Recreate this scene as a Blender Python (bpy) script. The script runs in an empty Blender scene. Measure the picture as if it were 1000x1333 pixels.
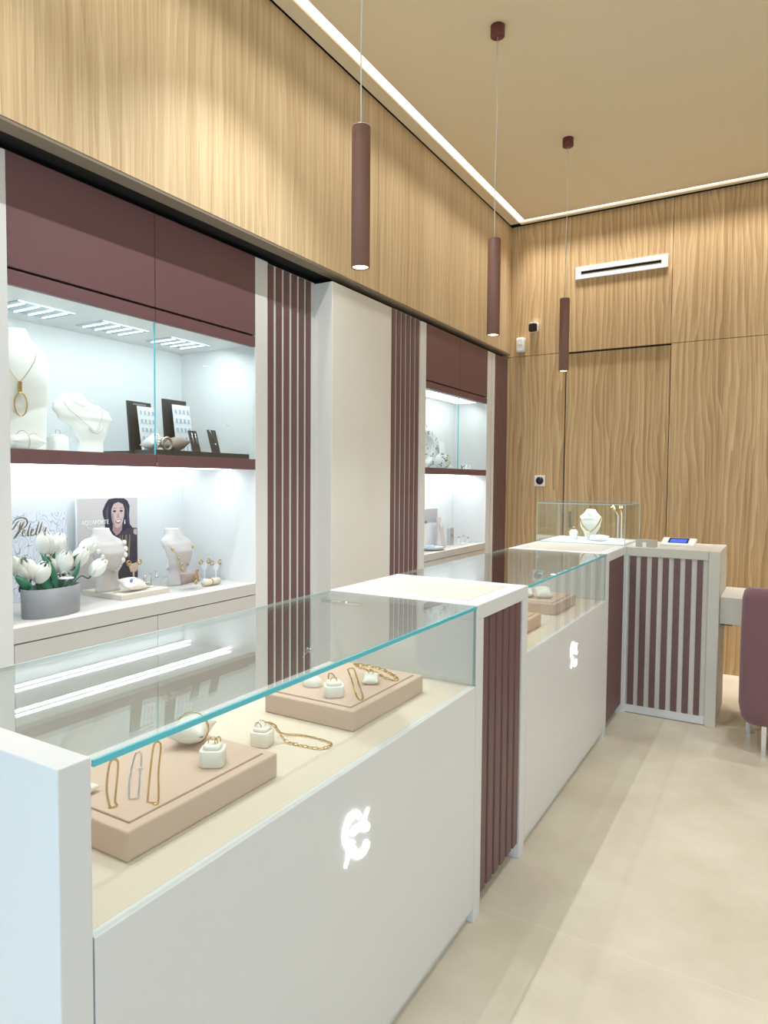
import bpy, bmesh, math, random
from mathutils import Vector, Matrix
random.seed(7)
PI = math.pi
S = bpy.context.scene
COL = S.collection

# ------------------------------------------------------------------ materials
def lin(c):
    c = c / 255.0
    return c / 12.92 if c <= 0.04045 else ((c + 0.055) / 1.055) ** 2.4
def rgb(r, g, b):
    return (lin(r), lin(g), lin(b), 1.0)
def new_mat(name):
    m = bpy.data.materials.new(name)
    m.use_nodes = True
    nt = m.node_tree
    return m, nt, nt.nodes['Principled BSDF']
def mat(name, c, rough=0.5, metal=0.0, spec=0.5, bump=0.0, bscale=400.0, vary=0.0, sheen=0.0, coat=0.0):
    m, nt, b = new_mat(name)
    b.inputs['Base Color'].default_value = c
    b.inputs['Roughness'].default_value = rough
    b.inputs['Metallic'].default_value = metal
    b.inputs['Specular IOR Level'].default_value = spec
    b.inputs['Sheen Weight'].default_value = sheen
    b.inputs['Coat Weight'].default_value = coat
    if bump or vary:
        tc = nt.nodes.new('ShaderNodeTexCoord')
        n = nt.nodes.new('ShaderNodeTexNoise')
        n.inputs['Scale'].default_value = bscale
        n.inputs['Detail'].default_value = 4
        nt.links.new(tc.outputs['Object'], n.inputs['Vector'])
        if bump:
            bp = nt.nodes.new('ShaderNodeBump')
            bp.inputs['Strength'].default_value = bump
            bp.inputs['Distance'].default_value = 0.002
            nt.links.new(n.outputs['Fac'], bp.inputs['Height'])
            nt.links.new(bp.outputs['Normal'], b.inputs['Normal'])
        if vary:
            mx = nt.nodes.new('ShaderNodeMix'); mx.data_type = 'RGBA'
            mx.inputs['A'].default_value = tuple(x * (1 - vary) for x in c[:3]) + (1,)
            mx.inputs['B'].default_value = tuple(min(1, x * (1 + vary)) for x in c[:3]) + (1,)
            nt.links.new(n.outputs['Fac'], mx.inputs['Factor'])
            nt.links.new(mx.outputs['Result'], b.inputs['Base Color'])
    return m
def emis(name, c, s):
    m, nt, b = new_mat(name)
    b.inputs['Base Color'].default_value = (0.8, 0.8, 0.8, 1)
    b.inputs['Emission Color'].default_value = c
    b.inputs['Emission Strength'].default_value = s
    return m
def glass_mat(name, tint=(0.97, 0.99, 0.98, 1), f0=0.04):
    """thin clear pane: transparent with Schlick reflection on both faces"""
    m = bpy.data.materials.new(name); m.use_nodes = True
    nt = m.node_tree; nt.nodes.clear()
    N = nt.nodes.new; L = nt.links.new
    out = N('ShaderNodeOutputMaterial'); mix = N('ShaderNodeMixShader')
    tr = N('ShaderNodeBsdfTransparent'); gl = N('ShaderNodeBsdfGlossy')
    gl.inputs['Roughness'].default_value = 0.0
    tr.inputs['Color'].default_value = tint
    g = N('ShaderNodeNewGeometry'); dot = N('ShaderNodeVectorMath'); dot.operation = 'DOT_PRODUCT'
    L(g.outputs['Normal'], dot.inputs[0]); L(g.outputs['Incoming'], dot.inputs[1])
    def M(op, a, b=None):
        n = N('ShaderNodeMath'); n.operation = op
        for k, v in enumerate((a, b)):
            if v is None: continue
            if isinstance(v, (int, float)): n.inputs[k].default_value = v
            else: L(v, n.inputs[k])
        return n.outputs[0]
    c = M('ABSOLUTE', dot.outputs['Value'])
    p = M('POWER', M('SUBTRACT', 1.0, c), 5.0)
    f = M('ADD', M('MULTIPLY', p, 1 - f0), f0)
    L(f, mix.inputs['Fac']); L(tr.outputs[0], mix.inputs[1]); L(gl.outputs[0], mix.inputs[2])
    L(mix.outputs[0], out.inputs['Surface'])
    return m
def wood_mat(name, axis, light, mid, dark, plank=0.31, warp=3.2, amp=0.12):
    """vertical-grain oak veneer; axis = world axis running across the boards"""
    m, nt, b = new_mat(name)
    N = nt.nodes.new; L = nt.links.new
    tc = N('ShaderNodeTexCoord'); sep = N('ShaderNodeSeparateXYZ')
    L(tc.outputs['Object'], sep.inputs[0])
    def M(op, a, b_=None):
        n = N('ShaderNodeMath'); n.operation = op
        for k, v in enumerate((a, b_)):
            if v is None: continue
            if isinstance(v, (int, float)): n.inputs[k].default_value = v
            else: L(v, n.inputs[k])
        return n.outputs[0]
    u = sep.outputs[axis]; z = sep.outputs['Z']
    pid = M('FLOOR', M('DIVIDE', u, plank))
    wn = N('ShaderNodeTexWhiteNoise'); wn.noise_dimensions = '1D'; L(pid, wn.inputs['W'])
    def vec(su, sz, off):
        c = N('ShaderNodeCombineXYZ')
        L(M('MULTIPLY', u, su), c.inputs['X'])
        L(M('ADD', M('MULTIPLY', z, sz), M('MULTIPLY', wn.outputs['Value'], off)), c.inputs['Y'])
        L(M('MULTIPLY', pid, 3.17), c.inputs['Z'])
        return c.outputs[0]
    # slow warp that bends the grain
    n0 = N('ShaderNodeTexNoise'); n0.inputs['Scale'].default_value = 1.0; n0.inputs['Detail'].default_value = 2
    L(vec(3.2, 0.9, 9.0), n0.inputs['Vector'])
    n1 = N('ShaderNodeTexNoise'); n1.inputs['Scale'].default_value = 1.0; n1.inputs['Detail'].default_value = 3
    L(vec(9, 0.55, 5.0), n1.inputs['Vector'])
    rings = M('ADD', M('MULTIPLY', n0.outputs['Fac'], warp), M('MULTIPLY', n1.outputs['Fac'], warp * 0.6))
    rings = M('ADD', rings, M('MULTIPLY', u, 24.0))
    tri = M('FRACT', rings)
    tri = M('POWER', tri, 1.6)
    n2 = N('ShaderNodeTexNoise'); n2.inputs['Scale'].default_value = 1.0; n2.inputs['Detail'].default_value = 5
    n2.inputs['Roughness'].default_value = 0.65
    L(vec(150, 2.2, 3.0), n2.inputs['Vector'])
    n3 = N('ShaderNodeTexNoise'); n3.inputs['Scale'].default_value = 1.0; n3.inputs['Detail'].default_value = 3
    L(vec(26, 0.35, 7.0), n3.inputs['Vector'])
    fac = M('ADD', M('ADD', M('MULTIPLY', tri, amp), M('MULTIPLY', n2.outputs['Fac'], 0.62)),
            M('ADD', M('MULTIPLY', n3.outputs['Fac'], 0.42), M('MULTIPLY', wn.outputs['Value'], 0.09)))
    fac = M('SUBTRACT', fac, 0.18)
    cr = N('ShaderNodeValToRGB')
    e = cr.color_ramp.elements
    e[0].position = 0.25; e[0].color = dark
    e[1].position = 0.80; e[1].color = light
    k = cr.color_ramp.elements.new(0.52); k.color = mid
    L(fac, cr.inputs['Fac']); L(cr.outputs['Color'], b.inputs['Base Color'])
    b.inputs['Roughness'].default_value = 0.5
    b.inputs['Specular IOR Level'].default_value = 0.3
    bp = N('ShaderNodeBump'); bp.inputs['Strength'].default_value = 0.15; bp.inputs['Distance'].default_value = 0.001
    L(n2.outputs['Fac'], bp.inputs['Height']); L(bp.outputs['Normal'], b.inputs['Normal'])
    return m
def floor_mat():
    m, nt, b = new_mat('floor_tile')
    N = nt.nodes.new; L = nt.links.new
    tc = N('ShaderNodeTexCoord')
    br = N('ShaderNodeTexBrick')
    br.offset = 0.0; br.squash = 1.0
    mp = N('ShaderNodeMapping'); mp.inputs['Location'].default_value = (2.9, -0.885, 0)
    L(tc.outputs['Object'], mp.inputs['Vector']); L(mp.outputs[0], br.inputs['Vector'])
    br.inputs['Scale'].default_value = 1.0
    br.inputs['Mortar Size'].default_value = 0.0018
    br.inputs['Mortar Smooth'].default_value = 0.3
    br.inputs['Brick Width'].default_value = 4.92
    br.inputs['Row Height'].default_value = 1.23
    n = N('ShaderNodeTexNoise'); n.inputs['Scale'].default_value = 2.3; n.inputs['Detail'].default_value = 9
    n.inputs['Roughness'].default_value = 0.62
    L(tc.outputs['Object'], n.inputs['Vector'])
    cr = N('ShaderNodeValToRGB')
    cr.color_ramp.elements[0].position = 0.3; cr.color_ramp.elements[0].color = rgb(192, 181, 160)
    cr.color_ramp.elements[1].position = 0.72; cr.color_ramp.elements[1].color = rgb(213, 204, 185)
    L(n.outputs['Fac'], cr.inputs['Fac'])
    mx = N('ShaderNodeMix'); mx.data_type = 'RGBA'
    L(br.outputs['Fac'], mx.inputs['Factor']); L(cr.outputs['Color'], mx.inputs['A'])
    mx.inputs['B'].default_value = rgb(212, 203, 184)
    L(mx.outputs['Result'], b.inputs['Base Color'])
    b.inputs['Roughness'].default_value = 0.42
    b.inputs['Specular IOR Level'].default_value = 0.35
    return m
def board_print_mat():
    """pale board printed with grey line drawings of leaves"""
    m, nt, b = new_mat('line_art_print')
    N = nt.nodes.new; L = nt.links.new
    tc = N('ShaderNodeTexCoord'); mp = N('ShaderNodeMapping')
    mp.inputs['Rotation'].default_value = (0.5, 0, 0); mp.inputs['Scale'].default_value = (1, 17, 10)
    L(tc.outputs['Object'], mp.inputs['Vector'])
    w = N('ShaderNodeTexNoise'); w.inputs['Scale'].default_value = 1.0; w.inputs['Detail'].default_value = 1
    L(mp.outputs[0], w.inputs['Vector'])
    a = N('ShaderNodeMath'); a.operation = 'MULTIPLY'; a.inputs[1].default_value = 13
    L(w.outputs['Fac'], a.inputs[0])
    s = N('ShaderNodeMath'); s.operation = 'FRACT'; L(a.outputs[0], s.inputs[0])
    cr = N('ShaderNodeValToRGB')
    cr.color_ramp.elements[0].position = 0.0; cr.color_ramp.elements[0].color = rgb(128, 138, 168)
    cr.color_ramp.elements[1].position = 0.20; cr.color_ramp.elements[1].color = rgb(226, 231, 240)
    L(s.outputs[0], cr.inputs['Fac']); L(cr.outputs['Color'], b.inputs['Base Color'])
    return m

M = {}
M['lacquer'] = mat('white_lacquer', rgb(220, 220, 219), 0.42, spec=0.4)
M['linen'] = mat('white_linen_laminate', rgb(206, 201, 190), 0.6, bump=0.15, bscale=260, vary=0.05)
M['niche'] = mat('niche_white', rgb(228, 231, 232), 0.5)
M['ledge_grey'] = mat('pale_grey_laminate', rgb(200, 197, 192), 0.5)
M['column'] = mat('column_paint', rgb(220, 217, 210), 0.6)
M['burg'] = mat('burgundy_panel', rgb(112, 81, 84), 0.45, spec=0.4)
M['slat'] = mat('burgundy_slat', rgb(108, 79, 79), 0.45, bump=0.1, bscale=90, vary=0.06)
M['lamp'] = mat('lamp_brown', rgb(132, 94, 82), 0.5, bump=0.1, bscale=900)
M['canopy'] = mat('canopy_brown', rgb(100, 48, 44), 0.45)
M['black'] = mat('black_gap_and_shade', rgb(16, 15, 14), 0.8)
M['soffit'] = mat('soffit_paint', rgb(140, 128, 112), 0.7)
M['ceil'] = mat('ceiling_paint', rgb(224, 210, 180), 0.85)
M['wall'] = mat('plain_wall_paint', rgb(222, 216, 204), 0.8)
M['woodY'] = wood_mat('oak_veneer_side', 'Y', rgb(230, 210, 176), rgb(208, 184, 146), rgb(176, 148, 110))
M['woodX'] = wood_mat('oak_veneer_back', 'X', rgb(226, 200, 160), rgb(200, 170, 128), rgb(160, 128, 88), 0.41, 4.2, 0.2)
M['floor'] = floor_mat()
M['deck'] = mat('deck_suede', rgb(220, 207, 191), 0.85, bump=0.25, bscale=160, vary=0.05)
M['tray'] = mat('tray_suede', rgb(208, 182, 164), 0.9, bump=0.2, bscale=300, vary=0.05, sheen=0.2)
M['groove'] = mat('tray_groove', rgb(150, 112, 90), 0.9)
M['leath'] = mat('white_leatherette', rgb(238, 234, 224), 0.5)
M['bust'] = mat('white_bust_velvet', rgb(236, 234, 230), 0.75, bump=0.1, bscale=500)
M['greyvelvet'] = mat('grey_velvet', rgb(206, 200, 198), 0.85, bump=0.25, bscale=420, vary=0.08)
M['greige'] = mat('greige_suede', rgb(216, 208, 194), 0.85, bump=0.2, bscale=300)
M['taupe'] = mat('taupe_velvet', rgb(150, 134, 126), 0.85, bump=0.3, bscale=300, vary=0.1)
M['gold'] = mat('gold', rgb(214, 178, 112), 0.22, metal=1.0)
M['silver'] = mat('silver', rgb(214, 214, 214), 0.18, metal=1.0)
M['chrome'] = mat('chrome', rgb(225, 225, 225), 0.08, metal=1.0)
M['steel'] = mat('brushed_steel', rgb(190, 186, 178), 0.35, metal=1.0)
M['pearl'] = mat('pearl', rgb(240, 236, 226), 0.15, coat=0.5)
M['greenstone'] = mat('green_stone', rgb(120, 140, 110), 0.15)
M['bluestone'] = mat('blue_stone', rgb(110, 140, 200), 0.15)
M['blackcard'] = mat('black_card', rgb(52, 50, 50), 0.55)
M['paper'] = mat('white_card', rgb(240, 242, 245), 0.6)
M['bluepaper'] = mat('pale_blue_print', rgb(172, 194, 212), 0.6)
M['greyprint'] = mat('grey_print', rgb(190, 188, 190), 0.6)
M['pot'] = mat('planter_grey', rgb(136, 138, 142), 0.45)
M['soil'] = mat('white_pebbles', rgb(225, 225, 220), 0.8, bump=0.6, bscale=120, vary=0.15)
M['petal'] = mat('tulip_petal', rgb(246, 247, 240), 0.55)
M['stem'] = mat('tulip_stem', rgb(70, 110, 84), 0.5)
M['leaf'] = mat('tulip_leaf', rgb(52, 116, 88), 0.45, vary=0.15, bscale=40)
M['snowleaf'] = mat('frosted_green', rgb(96, 130, 112), 0.7, vary=0.3, bscale=300)
M['snow'] = mat('frost_white', rgb(244, 246, 248), 0.7)
M['wallnut'] = mat('dark_lettering', rgb(84, 78, 74), 0.5)
M['goldink'] = mat('bronze_lettering', rgb(112, 96, 70), 0.35)
M['whiteink'] = mat('white_lettering', rgb(250, 250, 250), 0.5)
M['posterbg'] = mat('poster_background', rgb(206, 200, 200), 0.5)
M['hair'] = mat('poster_hair', rgb(44, 42, 62), 0.5, vary=0.2, bscale=60)
M['hairlight'] = mat('poster_hair_sheen', rgb(92, 80, 96), 0.5)
M['skin'] = mat('poster_skin', rgb(205, 180, 176), 0.5)
M['skinsh'] = mat('poster_skin_tone', rgb(168, 140, 138), 0.5)
M['dress'] = mat('poster_dress', rgb(70, 64, 74), 0.5, vary=0.35, bscale=26)
M['satin'] = mat('poster_dress_satin', rgb(140, 126, 112), 0.5)
M['lips'] = mat('poster_lips', rgb(150, 90, 96), 0.5)
M['chair'] = mat('mauve_upholstery', rgb(116, 80, 86), 0.9, bump=0.35, bscale=500, vary=0.12, sheen=0.3)
M['plastic'] = mat('white_plastic', rgb(236, 236, 236), 0.35)
M['blackgloss'] = mat('black_gloss', rgb(22, 26, 30), 0.12)
M['teal'] = mat('glass_edge_teal', rgb(90, 190, 204), 0.15, spec=0.6)
M['tealdk'] = mat('glass_edge_pale', rgb(186, 204, 200), 0.15, spec=0.6)
M['glass'] = glass_mat('clear_glass')
M['crystal'] = mat('clear_acrylic', rgb(238, 243, 246), 0.08, spec=0.8)
M['strip'] = emis('ceiling_led', rgb(255, 248, 238), 0.95)
M['led'] = emis('cool_led', rgb(236, 247, 255), 5.0)
M['leddot'] = emis('cool_led_dot', rgb(236, 247, 255), 2.2)
M['ledplate'] = mat('led_plate', rgb(172, 190, 200), 0.4)
M['lens'] = emis('warm_lens', rgb(255, 238, 200), 7.0)
M['logo'] = emis('lit_emblem', rgb(250, 252, 255), 3.0)
M['screen'] = emis('blue_screen', rgb(60, 100, 235), 0.8)
M['screen'].node_tree.nodes['Principled BSDF'].inputs['Base Color'].default_value = (0.01, 0.01, 0.02, 1); M['screen'].node_tree.nodes['Principled BSDF'].inputs['Roughness'].default_value = 0.7
M['tan'] = mat('beige_metal', rgb(186, 178, 162), 0.5)

# ------------------------------------------------------------------ mesh tools
ORG = {}
def setmeta(o, label=None, cat=None, group=None, kind=None):
    if label: o['label'] = label
    if cat: o['category'] = cat
    if group: o['group'] = group
    if kind: o['kind'] = kind
    return o
def thing(name, loc, label, cat, group=None):
    o = bpy.data.objects.new(name, None); COL.objects.link(o)
    o.empty_display_size = 0.05
    o.location = loc; ORG[o.name] = Vector(loc)
    return setmeta(o, label, cat, group)
class MB:
    def __init__(s): s.bm = bmesh.new(); s.slots = []; s.cur = 0
    def use(s, m):
        if m not in s.slots: s.slots.append(m)
        s.cur = s.slots.index(m); return s
    def _f(s, vs, smooth=False):
        try:
            f = s.bm.faces.new(vs)
        except ValueError:
            return None
        f.material_index = s.cur; f.smooth = smooth
        return f
    def box(s, x0, x1, y0, y1, z0, z1):
        v = [s.bm.verts.new((x, y, z)) for x in (x0, x1) for y in (y0, y1) for z in (z0, z1)]
        for q in ((0, 1, 3, 2), (4, 6, 7, 5), (0, 4, 5, 1), (2, 3, 7, 6), (0, 2, 6, 4), (1, 5, 7, 3)):
            s._f([v[i] for i in q])
        return s
    def xbox(s, T, sx, sy, sz):
        """box of full size sx,sy,sz centred on T's origin"""
        v = [s.bm.verts.new(T @ Vector((x * sx / 2, y * sy / 2, z * sz / 2))) for x in (-1, 1) for y in (-1, 1) for z in (-1, 1)]
        for q in ((0, 1, 3, 2), (4, 6, 7, 5), (0, 4, 5, 1), (2, 3, 7, 6), (0, 2, 6, 4), (1, 5, 7, 3)):
            s._f([v[i] for i in q])
        return s
    def prism(s, pts, ex):
        """pts: 3-D polygon, ex: extrusion vector"""
        ex = Vector(ex)
        a = [s.bm.verts.new(p) for p in pts]; b = [s.bm.verts.new(Vector(p) + ex) for p in pts]
        s._f(a); s._f(b[::-1])
        n = len(pts)
        for i in range(n):
            s._f([a[i], b[i], b[(i + 1) % n], a[(i + 1) % n]])
        return s
    def rings(s, R, close_u=True, caps=True, smooth=True):
        V = [[s.bm.verts.new(p) for p in r] for r in R]
        n = len(R[0])
        for i in range(len(R) - 1):
            for j in range(n if close_u else n - 1):
                s._f([V[i][j], V[i][(j + 1) % n], V[i + 1][(j + 1) % n], V[i + 1][j]], smooth)
        if caps and close_u:
            s._f(V[0][::-1]); s._f(V[-1])
        return s
    def lathe(s, prof, c=(0, 0, 0), n=24, sx=1.0, sy=1.0, caps=True, T=None):
        R = []
        for r, z in prof:
            ring = []
            for k in range(n):
                a = 2 * PI * k / n
                p = Vector((r * math.cos(a) * sx, r * math.sin(a) * sy, z))
                if T is not None: p = T @ p
                ring.append(p + Vector(c))
            R.append(ring)
        return s.rings(R, caps=caps)
    def tube(s, pts, r, n=8, closed=False, rr=None):
        pts = [Vector(p) for p in pts]
        m = len(pts); R = []
        prev = None
        for i, p in enumerate(pts):
            if closed: t = pts[(i + 1) % m] - pts[i - 1]
            else: t = pts[min(i + 1, m - 1)] - pts[max(i - 1, 0)]
            if t.length < 1e-9: t = Vector((0, 0, 1))
            t.normalize()
            if prev is None:
                up = Vector((0, 0, 1)) if abs(t.z) < 0.9 else Vector((1, 0, 0))
                nrm = t.cross(up).normalized()
            else:
                nrm = (prev - t * prev.dot(t))
                nrm = nrm.normalized() if nrm.length > 1e-9 else t.orthogonal().normalized()
            prev = nrm; bn = t.cross(nrm)
            rad = rr[i] if rr else r
            R.append([p + nrm * rad * math.cos(2 * PI * k / n) + bn * rad * math.sin(2 * PI * k / n) for k in range(n)])
        if closed: R.append(R[0])
        return s.rings(R, caps=not closed)
    def ball(s, c, r, n=10, sx=1, sy=1, sz=1):
        R = []
        for i in range(n + 1):
            th = PI * i / n
            rad = max(r * math.sin(th), 1e-5)
            R.append([Vector((c[0] + rad * sx * math.cos(2 * PI * k / (2 * n)), c[1] + rad * sy * math.sin(2 * PI * k / (2 * n)), c[2] - r * sz * math.cos(th))) for k in range(2 * n)])
        return s.rings(R)
    def torus(s, T, R, r, n=20, k=8, sx=1.0):
        return s.tube([T @ Vector((R * math.cos(2 * PI * i / n) * sx, R * math.sin(2 * PI * i / n), 0)) for i in range(n)], r, k, closed=True)
    def grid(s, F, nu, nv, th=0.0):
        """surface F(u,v) with thickness th along its normal"""
        P = [[Vector(F(i / nu, j / nv)) for j in range(nv + 1)] for i in range(nu + 1)]
        V = [[s.bm.verts.new(p) for p in r] for r in P]
        for i in range(nu):
            for j in range(nv):
                s._f([V[i][j], V[i + 1][j], V[i + 1][j + 1], V[i][j + 1]], True)
        if th:
            W = []
            for i in range(nu + 1):
                row = []
                for j in range(nv + 1):
                    du = P[min(i + 1, nu)][j] - P[max(i - 1, 0)][j]; dv = P[i][min(j + 1, nv)] - P[i][max(j - 1, 0)]
                    nn = du.cross(dv)
                    nn = nn.normalized() if nn.length > 1e-12 else Vector((0, 0, 1))
                    row.append(s.bm.verts.new(P[i][j] - nn * th))
                W.append(row)
            for i in range(nu):
                for j in range(nv):
                    s._f([W[i][j], W[i][j + 1], W[i + 1][j + 1], W[i + 1][j]], True)
            for i in range(nu):
                s._f([V[i][0], W[i][0], W[i + 1][0], V[i + 1][0]]); s._f([V[i][nv], V[i + 1][nv], W[i + 1][nv], W[i][nv]])
            for j in range(nv):
                s._f([V[0][j], V[0][j + 1], W[0][j + 1], W[0][j]]); s._f([V[nu][j], W[nu][j], W[nu][j + 1], V[nu][j + 1]])
        return s
    def build(s, name, m, parent=None, bevel=0.0, seg=2, org=None, recalc=True):
        if recalc: bmesh.ops.recalc_face_normals(s.bm, faces=s.bm.faces)
        o_ = ORG[parent.name] if parent is not None else Vector(org if org else (0, 0, 0))
        bmesh.ops.translate(s.bm, verts=s.bm.verts, vec=-o_)
        me = bpy.data.meshes.new(name); s.bm.to_mesh(me); s.bm.free()
        for x in ([m] if m and not s.slots else s.slots): me.materials.append(x)
        o = bpy.data.objects.new(name, me); COL.objects.link(o)
        if parent is not None: o.parent = parent
        else: o.location = o_
        ORG[o.name] = o_
        if bevel:
            b = o.modifiers.new('bevel', 'BEVEL'); b.width = bevel; b.segments = seg; b.limit_method = 'ANGLE'; b.angle_limit = math.radians(40)
            b.harden_normals = False
        return o
def children(o): return [c for c in bpy.data.objects if c.parent == o]
def copy_tree(o, parent=None):
    c = o.copy(); COL.objects.link(c)
    if parent is not None: c.parent = parent
    for ch in children(o): copy_tree(ch, c)
    return c
def bx(name, m, parent, *d, bevel=0.0, org=None):
    return MB().box(*d).build(name, m, parent, bevel, org=org)
def struct(o, label=None):
    o['kind'] = 'structure'
    if label: o['label'] = label
    return o
def tm(loc, rx=0, ry=0, rz=0):
    return Matrix.Translation(loc) @ Matrix.Rotation(rz, 4, 'Z') @ Matrix.Rotation(ry, 4, 'Y') @ Matrix.Rotation(rx, 4, 'X')
def text_mesh(body, size, T, m, name, parent, depth=0.0004, shear=0.0, sx=1.0, org=None):
    cu = bpy.data.curves.new(name, 'FONT'); cu.body = body; cu.size = size; cu.extrude = depth; cu.shear = shear
    cu.align_x = 'CENTER'; cu.align_y = 'CENTER'
    t = bpy.data.objects.new(name + '_c', cu); COL.objects.link(t)
    dg = bpy.context.evaluated_depsgraph_get()
    me = bpy.data.meshes.new_from_object(t.evaluated_get(dg))
    bpy.data.objects.remove(t)
    o_ = ORG[parent.name] if parent is not None else Vector(org)
    me.transform(Matrix.Translation(-o_) @ T @ Matrix.Diagonal((sx, 1, 1, 1)))
    me.materials.clear(); me.materials.append(m); me.name = name
    o = bpy.data.objects.new(name, me); COL.objects.link(o)
    if parent is not None: o.parent = parent
    else: o.location = o_
    ORG[o.name] = o_
    return o
# a board facing +X: local x -> +Y, local y -> +Z, normal -> +X
def face_x(loc, lean=0.0, turn=0.0):
    return Matrix.Translation(loc) @ Matrix.Rotation(turn, 4, 'Z') @ Matrix.Rotation(lean, 4, 'Y') @ Matrix(((0, 0, 1, 0), (1, 0, 0, 0), (0, 1, 0, 0), (0, 0, 0, 1)))

# ------------------------------------------------------------------ setting
YB, XW, ZC, ZS = 5.69, -2.087, 3.63, 2.54
RX, FY = 2.6, -1.6                                     # far side wall and street front, outside the frame
struct(bx('floor', M['floor'], None, -2.8, RX, FY, YB + 0.1, -0.06, 0.0))
f = MB()
f.use(M['ceil'])
f.box(-1.995 + 0.06, RX, FY, 5.565, ZC, ZC + 0.05)
f.box(XW + 0.012, -1.995, FY, 5.62, ZC, ZC + 0.05)
f.box(-1.995, RX, 5.62, YB - 0.03, ZC, ZC + 0.05)
f.use(M['black']).box(-2.85, RX, FY, YB + 0.1, ZC + 0.05, ZC + 0.08)
struct(f.build('ceiling', None, None))
# wall_left: oak bulkhead over the cabinets, the plain wall behind it
f = MB()
f.use(M['woodY']).box(XW - 0.02, XW, FY, YB, ZS + 0.012, ZC)
f.use(M['soffit']).box(-2.78, XW - 0.002, FY, YB, ZS, ZS + 0.012)
f.use(M['black']).box(-2.78, -2.16, FY, YB, ZS - 0.001, ZS); f.box(-2.78, -2.26, FY, 3.008, 2.514, ZS); f.box(-2.78, -2.17, 3.647, YB, 2.514, ZS)  # black rear underside and fillers paint in the shade over the cabinets
f.use(M['wall']).box(-2.84, -2.78, FY, YB, 0, ZC + 0.05)
struct(f.build('wall_left', None, None))
# wall_back: veneer panels with dark joints over a black core
f = MB()
f.use(M['black']).box(-2.84, RX, YB + 0.03, YB + 0.1, 0, ZC + 0.05)
f.use(M['woodX'])
ZJ = 2.524
def pan(x0, x1, z0, z1, y=YB): f.box(x0, x1, y, y + 0.03, z0, z1)
pan(-2.8, -1.604, 0.0, ZJ - 0.002)
pan(-0.781, 0.45, 0.0, ZJ - 0.002); pan(0.454, 1.7, 0, ZJ - 0.002); pan(1.704, RX, 0, ZJ - 0.002)
pan(-2.8, -1.79, ZJ + 0.002, ZC); pan(-1.787, -0.79, ZJ + 0.002, ZC); pan(-0.786, 0.45, ZJ + 0.002, ZC); pan(0.454, RX, ZJ + 0.002, ZC)
struct(f.build('wall_back', None, None))
d = MB().box(-1.594, -0.788, YB + 0.012, YB + 0.04, 0.0, ZJ - 0.012).build('door_1', M['woodX'], None, org=(0, 0, 0))
struct(d, 'flush oak door with no visible frame in the back wall')
ORG[d.name] = Vector((0, 0, 0))
MB().box(-1.552, -1.530, YB + 0.006, YB + 0.013, 1.06, 1.20).build('recessed_pull', M['soffit'], d)
struct(bx('wall_right', M['wall'], None, RX, RX + 0.1, FY, YB + 0.1, 0, ZC + 0.05))
f = MB()
f.box(-2.84, -1.9, FY - 0.1, FY, 0, ZC + 0.05); f.box(2.2, RX + 0.1, FY - 0.1, FY, 0, ZC + 0.05); f.box(-1.9, 2.2, FY - 0.1, FY, 2.75, ZC + 0.05)
struct(f.build('wall_front', M['wall'], None))
w = bx('window_1', M['steel'], None, -1.9, 2.2, FY - 0.07, FY - 0.03, 0.0, 0.06); struct(w, 'street shop window behind the viewer')
f = MB(); f.box(-1.9, -1.85, FY - 0.07, FY - 0.03, 0.06, 2.75); f.box(2.15, 2.2, FY - 0.07, FY - 0.03, 0.06, 2.75); f.box(0.1, 0.15, FY - 0.07, FY - 0.03, 0.06, 2.75); f.box(-1.85, 2.15, FY - 0.07, FY - 0.03, 2.7, 2.75)
f.build('window_frame', M['steel'], w)
bx('window_pane', M['glass'], w, -1.85, 2.15, FY - 0.054, FY - 0.046, 0.06, 2.7)
# LED line in the ceiling
f = MB(); f.box(-1.995, -1.935, FY, 5.62, ZC + 0.012, ZC + 0.03); f.box(-1.935, RX, 5.565, 5.62, ZC + 0.012, ZC + 0.03)
struct(f.build('trim_1', M['strip'], None), 'white LED light line running round the ceiling edge')
# boxed white pillar between the cabinets
f = MB(); f.box(-2.78, -2.10, 3.01, 3.645, 0, 2.505)
o = f.build('wall_pillar', M['column'], None, bevel=0.003); struct(o, 'boxed white pillar between two slatted panels')

# ------------------------------------------------------------------ wall slat panels
def slat_panel(x, slats, y0, y1, label, prot=0.008, z1=2.508, back=0.05):
    t = thing('slatted_wall_panel', (x - back, (y0 + y1) / 2, 0), label, 'slatted panel')
    MB().box(x - back, x - prot, y0, y1, 0, z1).build('backing_board', M['lacquer'], t)
    m = MB()
    for a, b in slats: m.box(x - prot, x, a, b, 0.0, z1 - 0.004)
    m.build('slats', M['slat'], t, bevel=0.002)
X1 = -2.21
slat_panel(X1, [(2.622, 2.661), (2.684, 2.725), (2.746, 2.786), (2.809, 2.849), (2.871, 2.910), (2.931, 2.969)], 2.616, 3.009,
           'brown slatted wall panel between the tulip cabinet and the white pillar')
slat_panel(-2.10, [(3.655 + 0.063 * k, 3.697 + 0.063 * k) for k in range(6)], 3.647, 4.034,
           'brown slatted wall panel between the white pillar and the wreath cabinet')
slat_panel(-2.10, [(5.386 + 0.042 * k, 5.420 + 0.042 * k) for k in range(7)], 5.378, 5.688,
           'narrow slatted wall panel in the corner against the oak back wall')

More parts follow.
